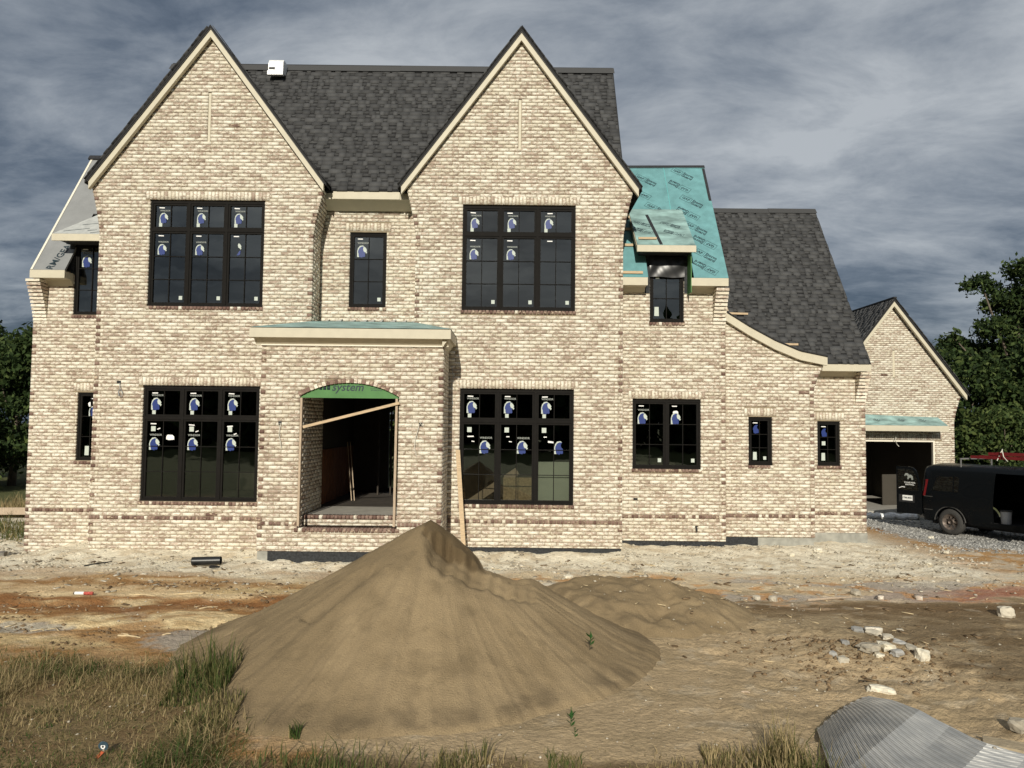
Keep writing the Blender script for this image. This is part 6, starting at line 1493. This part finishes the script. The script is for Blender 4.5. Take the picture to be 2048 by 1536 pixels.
# awning
s_ = MB(); s_.add([(12.3, 28.2, 2.95), (16.0, 28.2, 2.95), (15.95, GY, 3.38 - 0.12), (12.3, GY, 3.38)], [(0, 1, 2, 3)]); s_.add([(16.0, 28.2, 2.95), (16.0, GY, 2.95), (15.95, GY, 3.26)], [(0, 1, 2)]); s_.add([(12.3, 28.2, 2.94), (12.3, GY, 2.94), (16, GY, 2.94), (16, 28.2, 2.94)], [(0, 1, 2, 3)])
aw = s_.obj('awning_roof', TEALPALE, gar)
s_ = MB(); s_.box(12.3, 16.0, 28.17, 28.21, 2.74, 2.945); s_.obj('fascia', TRIM, gar); s_ = MB(); s_.box(15.965, 16.0, 28.21, GY - 0.002, 2.74, 2.945); s_.obj('fascia', TRIM, gar)
for i, x in enumerate((13.5, 14.4, 15.2)): place_flat('printed_lettering', text_mesh('GAF', 0.13, 0.002), INKS, (x, 28.45, 3.14), (1, 0, 0), (0, 0.6, 0.4), aw, -0.5, 0.012)
# door trim, slab and inside
s_ = MB(); s_.box(GD[0], GD[1], GY + 0.02, GY + 0.14, 2.34, 2.398); s_.obj('door_trim', TRIMW, gar); s_ = MB(); s_.box(GD[1] - 0.06, GD[1] - 0.002, GY + 0.02, GY + 0.14, -0.2, 2.34); s_.obj('door_trim', TRIMW, gar)
s_ = MB(); s_.box(12.1, 16.4, 28.3, 35, -0.5, -0.185); s_.obj('garage_slab', SLAB, gar)
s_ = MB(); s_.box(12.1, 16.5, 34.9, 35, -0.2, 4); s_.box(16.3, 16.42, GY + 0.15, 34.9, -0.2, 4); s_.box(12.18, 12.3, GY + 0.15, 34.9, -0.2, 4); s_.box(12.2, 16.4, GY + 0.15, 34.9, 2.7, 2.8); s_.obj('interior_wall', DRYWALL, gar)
for i, x in enumerate((12.9, 13.3, 13.7, 14.1)):
    s_ = MB(); s_.box(x, x + 0.30 - 0.1 * (i % 2), 34.80, 34.88, -0.18, 1.15); s_.obj('wall_board', WOODR, gar)
s_ = MB(); s_.obox((15.25, 30.6, 0.42), (1.3, 0.03, 1.2), Matrix.Rotation(0.25, 3, 'Z')); s_.obj('leaning_wallboard', DRYWALL, gar)
s_ = MB(); s_.tube([tuple(at(a, b, GY - 0.1 - 0.1 * (i == 2))) for i, (a, b) in enumerate(((1796, 866), (1792, 874), (1791, 882), (1794, 889), (1798, 893)))], 0.012, 6); tag(s_.obj('hanging_cable', WIREW), 'white cable dangling in the garage doorway', 'cable')
for r_ in range(1): pass
stones('floor_scraps', 60, lambda n: (RS.uniform(13.9, 14.9, n), RS.uniform(28.6, 30.2, n)), 0.02, 0.09, WOODR, 'brown scraps on the garage floor', 0.3).location.z = 0.10
# rubbish before the garage
p = at(1733, 1031, 27.4); q = at(1833, 1033, 27.2)
s_ = MB(); pts = [Vector(p).lerp(Vector(q), i / 14) + Vector((0, RS.uniform(-.03, .03), RS.uniform(-.03, .03))) for i in range(15)]; s_.tube(pts, [0.12 * RS.uniform(.75, 1.1) for _ in pts], 10)
tag(s_.obj('foil_duct', FOIL), 'crumpled silver foil duct lying in front of the garage door', 'duct')
board(at(1725, 1040, 27.0), at(1832, 1043, 26.8), 0.12, 0.05, 'white trim board lying below the foil duct', TRIMW, 'trim_board')
board(at(1733, 1047, 25.5), at(1824, 1069, 23.6), 0.11, 0.05, 'long white board slanting over the gravel towards the van', TRIMW, 'trim_board')
p = at(1850, 1033, 27.2); s_ = MB(); s_.obox((p.x, 27.2, -0.28), (0.55, 0.3, 0.30), 0.1); tag(s_.obj('cement_block', CONC), 'pale concrete block behind the bumper of the van', 'block')
bz = at(1752, 1068, 22.6); rock('brown_sack', (bz.x, 22.6, bz.z + 0.03), (0.42, 0.3, 0.24), mat('rust_sack', (0.16, 0.075, 0.03), 0.9, 0.6, 9, .6), 'crumpled brown sack by the right foundation corner', 'sack', seed=61, ang=0.6)
bz = at(1775, 1073, 22.2); rock('pale_stone', (bz.x, 22.2, bz.z), (0.26, 0.16, 0.07), PALEST, 'pale flat scrap between the brown sack and the gravel', 'stone', seed=62)
bz = at(1862, 1076, 21.9); rock('cinder_chunk', (bz.x, 21.9, bz.z), (0.15, 0.14, 0.11), PALEST, 'white block on the gravel just left of the rear wheel', 'stone', seed=63)
bz = at(1838, 1071, 22.6); rock('pale_stone', (bz.x, 22.6, bz.z), (0.2, 0.14, 0.1), STONEG, 'grey stone right of the end of the slanting white board', 'stone', seed=64)

# ------------------------------------------------------------ van
CARBLACK, t_, b_ = new_mat('black_car_paint'); b_.inputs['Base Color'].default_value = (0.004, 0.005, 0.006, 1); b_.inputs['Roughness'].default_value = 0.28; b_.inputs['Specular IOR Level'].default_value = 0.16
nn_ = t_.nodes.new('ShaderNodeTexNoise'); nn_.inputs['Scale'].default_value = 3; rr_ = t_.nodes.new('ShaderNodeValToRGB'); t_.links.new(nn_.outputs[0], rr_.inputs[0]); rr_.color_ramp.elements[0].color = (.2, .2, .2, 1); rr_.color_ramp.elements[1].color = (.35, .35, .35, 1); t_.links.new(rr_.outputs[0], b_.inputs['Roughness'])
RUBBER = mat('tyre_rubber', (0.045, 0.043, 0.040), 0.9, 0.25, 30, 0.3); RIMM = mat('rusty_rim', (0.15, 0.12, 0.10), 0.5, 0.5, 14, metal=0.5)
VINT = mat('van_interior', (0.016, 0.016, 0.017), 0.8, 0.3, 10); REDL = mat('tail_lamp_red', (0.13, 0.008, 0.010), 0.25, 0.1); DUSTP = mat('dusty_plastic', (0.055, 0.053, 0.05), 0.8, 0.3, 9)
yaw = math.radians(-62)
LOCAL.add('black_van')
van = empty('black_van', 'black panel van with its rear door swung open, parked by the garage', 'van', (14.10, 23.80, -0.345), None, yaw)
LVZ = [0.34, 0.50, 0.85, 1.12, 1.24, 1.72, 1.92, 2.04, 2.10, 2.12]; LVT = [0.90, 0.975, 1.0, 0.995, 0.98, 0.885, 0.83, 0.74, 0.50, 0.0]
ST = sorted(set([-0.90, -0.86, -0.78, -0.66] + [round(-0.5 + 0.1 * i, 2) for i in range(11)] + [0.8, 1.1, 1.3, 1.7, 2.0, 2.35, 2.6] + [round(2.9 + 0.1 * i, 2) for i in range(11)] + [2.75, 4.05, 4.3, 4.42, 4.5]))
def ztop(s): return float(np.interp(s, [-0.92, -0.86, -0.76, -0.6, 2.55, 3.25, 3.45, 4.3, 4.45, 4.52], [1.92, 2.02, 2.09, 2.12, 2.12, 1.42, 1.33, 1.12, 0.98, 0.6]))
def zbot(s):
    z = 0.36
    for c in (0.0, 3.43):
        if abs(s - c) < 0.47: z = max(z, 0.37 + math.sqrt(0.47 ** 2 - (s - c) ** 2))
    return z
def body_pt(s, k, side):
    z = LVZ[k]; t = LVT[k]; zt = ztop(s)
    if zt < 2.1: z = min(z, 0.34 + (z - 0.34) * 1.0) ; z = min(z, zt - 0.0 * k)
    f = float(np.interp(s, [-0.92, -0.84, -0.7, 3.4, 4.2, 4.52], [0.93, 0.975, 1.0, 1.0, 0.95, 0.80])); z = max(z, zbot(s)) if k < 4 else max(z, zbot(s))
    return (s, side * t * f, z)
V = []; F = []; nk = len(LVZ)
for s in ST:
    for side in (-1, 1):
        for k in range(nk): V.append(body_pt(s, k, side))
for i in range(len(ST) - 1):
    sm_ = (ST[i] + ST[i + 1]) / 2
    for si, side in enumerate((-1, 1)):
        for k in range(nk - 1):
            if side == -1 and 1.25 < sm_ < 2.36 and 1 <= k <= 5: continue
            a = i * 2 * nk + si * nk + k; b = a + 2 * nk
            F.append((a, b, b + 1, a + 1) if side == -1 else (a, a + 1, b + 1, b))
for e_, i in ((0, 0), (1, len(ST) - 1)):
    a = i * 2 * nk
    for k in range(nk - 1): F.append((a + k, a + k + 1, a + nk + k + 1, a + nk + k) if e_ == 0 else (a + k, a + nk + k, a + nk + k + 1, a + k + 1))
q = MB(); q.add(V, F); body = q.obj('body', CARBLACK, van, True)
def vbox(nm, m, x0, x1, y0, y1, z0, z1, parent=None): q = MB(); q.box(x0, x1, y0, y1, z0, z1); return q.obj(nm, m, parent or van)
vbox('cargo_floor', VINT, -0.8, 2.9, -0.9, 0.9, 0.42, 0.50)
vbox('rear_bumper', DUSTP, -1.0, -0.86, -0.92, 0.92, 0.42, 0.60); vbox('front_bumper', DUSTP, 4.46, 4.62, -0.9, 0.9, 0.42, 0.66)
vbox('chassis', VINT, -0.8, 4.0, -0.6, 0.6, 0.26, 0.42)
def wheel(x, y, lab=None):
    s_ = -1 if y < 0 else 1; q = MB(); prof = [(0.24, 0.0), (0.30, -0.01), (0.375, 0.02), (0.392, 0.06), (0.392, 0.18), (0.375, 0.22), (0.24, 0.24)]; n = 36; V = []; F = []
    for i in range(n):
        a = 2 * math.pi * i / n
        for r, w in prof: V.append((x + r * math.cos(a), y - s_ * w, 0.392 + r * math.sin(a)))
    m_ = len(prof)
    for i in range(n):
        for j in range(m_ - 1): a = i * m_ + j; b = ((i + 1) % n) * m_ + j; F.append((a, b, b + 1, a + 1))
    q.add(V, F); w_o = q.obj('wheel', RUBBER, van, True)
    q = MB(); n = 24; V = [(x, y - s_ * 0.02, 0.392)]; F = []
    for r, w in ((0.07, 0.015), (0.09, 0.05), (0.17, 0.07), (0.215, 0.03), (0.245, 0.005)):
        for i in range(n): a = 2 * math.pi * i / n; V.append((x + r * math.cos(a), y - s_ * w, 0.392 + r * math.sin(a)))
    for i in range(n): F.append((0, 1 + i, 1 + (i + 1) % n))
    for j in range(4):
        for i in range(n):
            if j == 1 and i % 3 == 1: continue
            a = 1 + j * n + i; b = 1 + j * n + (i + 1) % n; F.append((a, b, b + n, a + n))
    q.add(V, F); q.obj('rim', RIMM, w_o, True)
for x in (0.0, 3.43):
    for y in (-0.97, 0.97): wheel(x, y)
# wheel arch lips
for c in (0.0, 3.43):
    q = MB(); q.tube([(c + 0.48 * math.cos(a), -0.995 + 0.02, 0.37 + 0.48 * math.sin(a)) for a in np.linspace(0.1, math.pi - 0.1, 16)], 0.018, 6); q.obj('arch_lip', DUSTP, van)
def on_side(s, z, side=-1, out=0.006):
    t = float(np.interp(z, LVZ, LVT)); return (s, side * (t + out), z)
def side_panel(nm, m, pts, side=-1, out=0.006, parent=None):
    q = MB(); q.add([on_side(s, z, side, out) for s, z in pts], [tuple(range(len(pts)))]); return q.obj(nm, m, parent or van)
qw = side_panel('rear_side_window', VANGLASS, [(-0.55, 1.30), (-0.46, 1.66), (-0.38, 1.73), (0.20, 1.75), (0.26, 1.70), (0.26, 1.30)])
side_panel('window_bar', CARBLACK, [(0.09, 1.29), (0.07, 1.76), (0.10, 1.76), (0.12, 1.29)], out=0.010)
side_panel('front_door_window', VANGLASS, [(2.45, 1.26), (2.45, 1.76), (2.75, 1.76), (3.15, 1.35), (3.15, 1.26)]); side_panel('front_door_window', VANGLASS, [(2.45, 1.26), (2.45, 1.76), (2.75, 1.76), (3.15, 1.35), (3.15, 1.26)], 1)
side_panel('fuel_flap', CARBLACK, [(-0.72, 0.86), (-0.72, 1.04), (-0.52, 1.04), (-0.52, 0.86)], 1)
q = MB(); q.add([on_side(-0.83, 1.12), on_side(-0.76, 1.12), on_side(-0.71, 1.62), on_side(-0.78, 1.62)], [(0, 1, 2, 3)]); q.add([(-0.93, -0.90, 1.12), on_side(-0.83, 1.12), on_side(-0.78, 1.62), (-0.91, -0.84, 1.62)], [(0, 1, 2, 3)]); q.obj('tail_lamp', REDL, van)
for z in (0.70, 1.10): side_panel('body_moulding', DUSTP, [(-0.8, z), (-0.8, z + 0.02), (-0.52, z + 0.02), (-0.52, z)])
for a, b in (((1.22, 0.5), (1.22, 1.95)), ((0.42, 0.5), (0.42, 1.95))): side_panel('door_seam', DUSTP, [a, (a[0] + 0.012, a[1]), (b[0] + 0.012, b[1]), b], out=0.004)
# windscreen
q = MB(); q.add([(2.62, -0.72, 2.06), (2.62, 0.72, 2.06), (3.28, 0.80, 1.41), (3.28, -0.80, 1.41)], [(0, 1, 2, 3)]); q.obj('windscreen', VANGLASS, van)
for y in (-0.62, 0.62): vbox('headlight', WHITE, 4.42, 4.50, y - 0.14, y + 0.14, 0.82, 0.98)
vbox('grille', DARKMETAL, 4.47, 4.52, -0.42, 0.42, 0.75, 0.98)
# opened rear door (hinged at the right rear corner, swung back along the side)
H = Vector((-0.90, -0.965, 0)); dd = Vector((-1, -0.12, 0)).normalized(); nn = Vector((0.12, -1, 0)).normalized() * -1
def dp(a, z, o=0.0): p = H + dd * a; return Vector((p.x, p.y, z)) + Vector((-dd.y, dd.x, 0)) * o * -1
sgn_out = -1 if (dp(0, 0, 1) - dp(0, 0, 0)).y < 0 else 1
outl = [(0.0, 0.52), (0.80, 0.50), (0.80, 1.98), (0.42, 1.99), (0.26, 1.96), (0.16, 1.86), (0.06, 1.5), (0.0, 1.18)]
q = MB(); n = len(outl); inn = 0.05 if (dp(0, 0, 0.05)).y > dp(0, 0, 0).y else -0.05
V = [dp(a, z, 0.0) for a, z in outl] + [dp(a, z, inn) for a, z in outl]
q.add(V, [tuple(range(n)), tuple(range(2 * n - 1, n - 1, -1))] + [(i, (i + 1) % n, (i + 1) % n + n, i + n) for i in range(n)]); rd = q.obj('rear_door', CARBLACK, van)
def door_flat(nm, m, pts, o, parent=rd): q = MB(); q.add([dp(a, z, o) for a, z in pts], [tuple(range(len(pts)))]); return q.obj(nm, m, parent)
OUT = 1.0
for o_ in (0.006, -0.056): pass
face = 0.008 if (dp(0, 0, 0.006)).y < dp(0, 0, 0).y else -0.008
door_flat('door_window', VANGLASS, [(0.09, 1.24), (0.74, 1.24), (0.75, 1.90), (0.40, 1.91), (0.24, 1.86), (0.13, 1.62)], face)
door_flat('plate_recess', VINT, [(0.22, 0.86), (0.72, 0.86), (0.72, 1.10), (0.22, 1.10)], face)
pl = door_flat('licence_plate', WHITE, [(0.28, 0.92), (0.60, 0.92), (0.60, 1.08), (0.28, 1.08)], face * 1.8)
c0 = dp(0.44, 1.0, face * 2.4); rdir = (dp(0.0, 0, 0) - dp(1, 0, 0)).normalized()
place_flat('plate_number', text_mesh('1TM-8051', 0.075, 0.001), INKS, c0, rdir, (0, 0, 1), rd, 0, 0.001)
lg = [[(-.13, .10), (-.10, .17), (-.03, .18), (.03, .13), (.09, .13), (.14, .08), (.15, -.02), (.10, -.03), (.08, .04), (.02, .03), (.0, -.02), (-.04, .0), (-.02, .07), (-.07, .12), (-.11, .08)]]
place_flat('door_emblem', blob('door_emblem', lg, GREYLABEL), WHITE, dp(0.40, 1.60, face * 2), rdir, (0, 0, 1), rd, 0, 0.001)
place_flat('door_lettering', text_mesh('STONE PEAK\nDRYWALL', 0.062, 0.001), WHITE, dp(0.36, 1.45, face * 2), rdir, (0, 0, 1), rd, 0, 0.001)
q = MB(); q.tube([dp(0.70, 1.30, face * 3), dp(0.60, 1.34, face * 3), dp(0.52, 1.33, face * 2)], 0.014, 6); q.obj('door_handle', FOIL, rd)
# opened forward cargo door
q = MB(); q.add([(2.36, -0.99, 0.5), (2.36, -0.99, 1.25), (2.36, -0.86, 1.9), (2.62, -1.55, 1.9), (2.66, -1.70, 1.25), (2.66, -1.70, 0.5), (2.40, -0.99, 0.5), (2.40, -0.99, 1.25), (2.40, -0.86, 1.9), (2.66, -1.55, 1.9), (2.70, -1.70, 1.25), (2.70, -1.70, 0.5)],
                [(0, 1, 2, 3, 4, 5), (11, 10, 9, 8, 7, 6), (0, 5, 11, 6), (5, 4, 10, 11), (4, 3, 9, 10), (3, 2, 8, 9)]); q.obj('cargo_door', DUSTP, van)
for x in (0.25, 2.55):
    q = MB(); q.bar((x, -0.80, 2.30), (x, 0.80, 2.30), 0.04, 0.04); q.bar((x, -0.78, 2.30), (x, -0.78, 2.05), 0.03, 0.03); q.bar((x, 0.78, 2.30), (x, 0.78, 2.05), 0.03, 0.03); q.obj('rack_bar', GALV, van)
def van_pt(x, y, z):
    c, s = math.cos(yaw), math.sin(yaw); return Vector((14.10 + c * x - s * y, 23.80 + s * x + c * y, z - 0.345))
RED = mat('red_fibreglass', (0.13, 0.010, 0.012), 0.5, 0.15, 10)
for i, (y0, z0, x0, lb) in enumerate(((-0.45, 2.36, 0.35, 'lower red fibreglass ladder tied on the van roof rack'), (-0.40, 2.47, 0.85, 'upper red fibreglass ladder tied on top of the other'))):
    la = empty('ladder', lb, 'ladder', tuple(van_pt(x0, y0, z0)), 'red ladders on the van rack')
    for y in (y0, y0 + 0.42): q = MB(); q.bar(van_pt(x0, y, z0), van_pt(x0 + 4.6, y, z0), 0.03, 0.085); q.obj('ladder_rail', RED, la)
    for k in range(15): q = MB(); q.bar(van_pt(x0 + 0.2 + 0.3 * k, y0 + 0.016, z0), van_pt(x0 + 0.2 + 0.3 * k, y0 + 0.404, z0), 0.03, 0.025); q.obj('rung', GALV, la)
q = MB(); q.tube([van_pt(1.3, -0.50, 2.60), van_pt(1.35, -0.52, 2.40), van_pt(1.5, -0.60, 2.28)], 0.012, 6); q.tube([van_pt(1.3, -0.50, 2.60), van_pt(1.2, -0.3, 2.62), van_pt(1.15, -0.50, 2.28)], 0.012, 6); tag(q.obj('tie_strap', WIREW), 'white strap tying the red ladders to the rack', 'strap')
bp_ = van_pt(1.50, -0.72, 0.50); bk = empty('white_bucket', 'white bucket standing in the open side of the van', 'bucket', tuple(bp_))
q = MB(); q.tube([bp_, bp_ + Vector((0, 0, 0.36))], [0.13, 0.15], 16); q.obj('pail', mat('bucket_plastic', (0.50, 0.50, 0.50), 0.5, 0.1), bk, False)
q = MB(); q.tube([bp_ + Vector((0, 0, 0.35)), bp_ + Vector((0, 0, 0.385))], [0.16, 0.16], 16); q.obj('lid', DUSTP, bk)
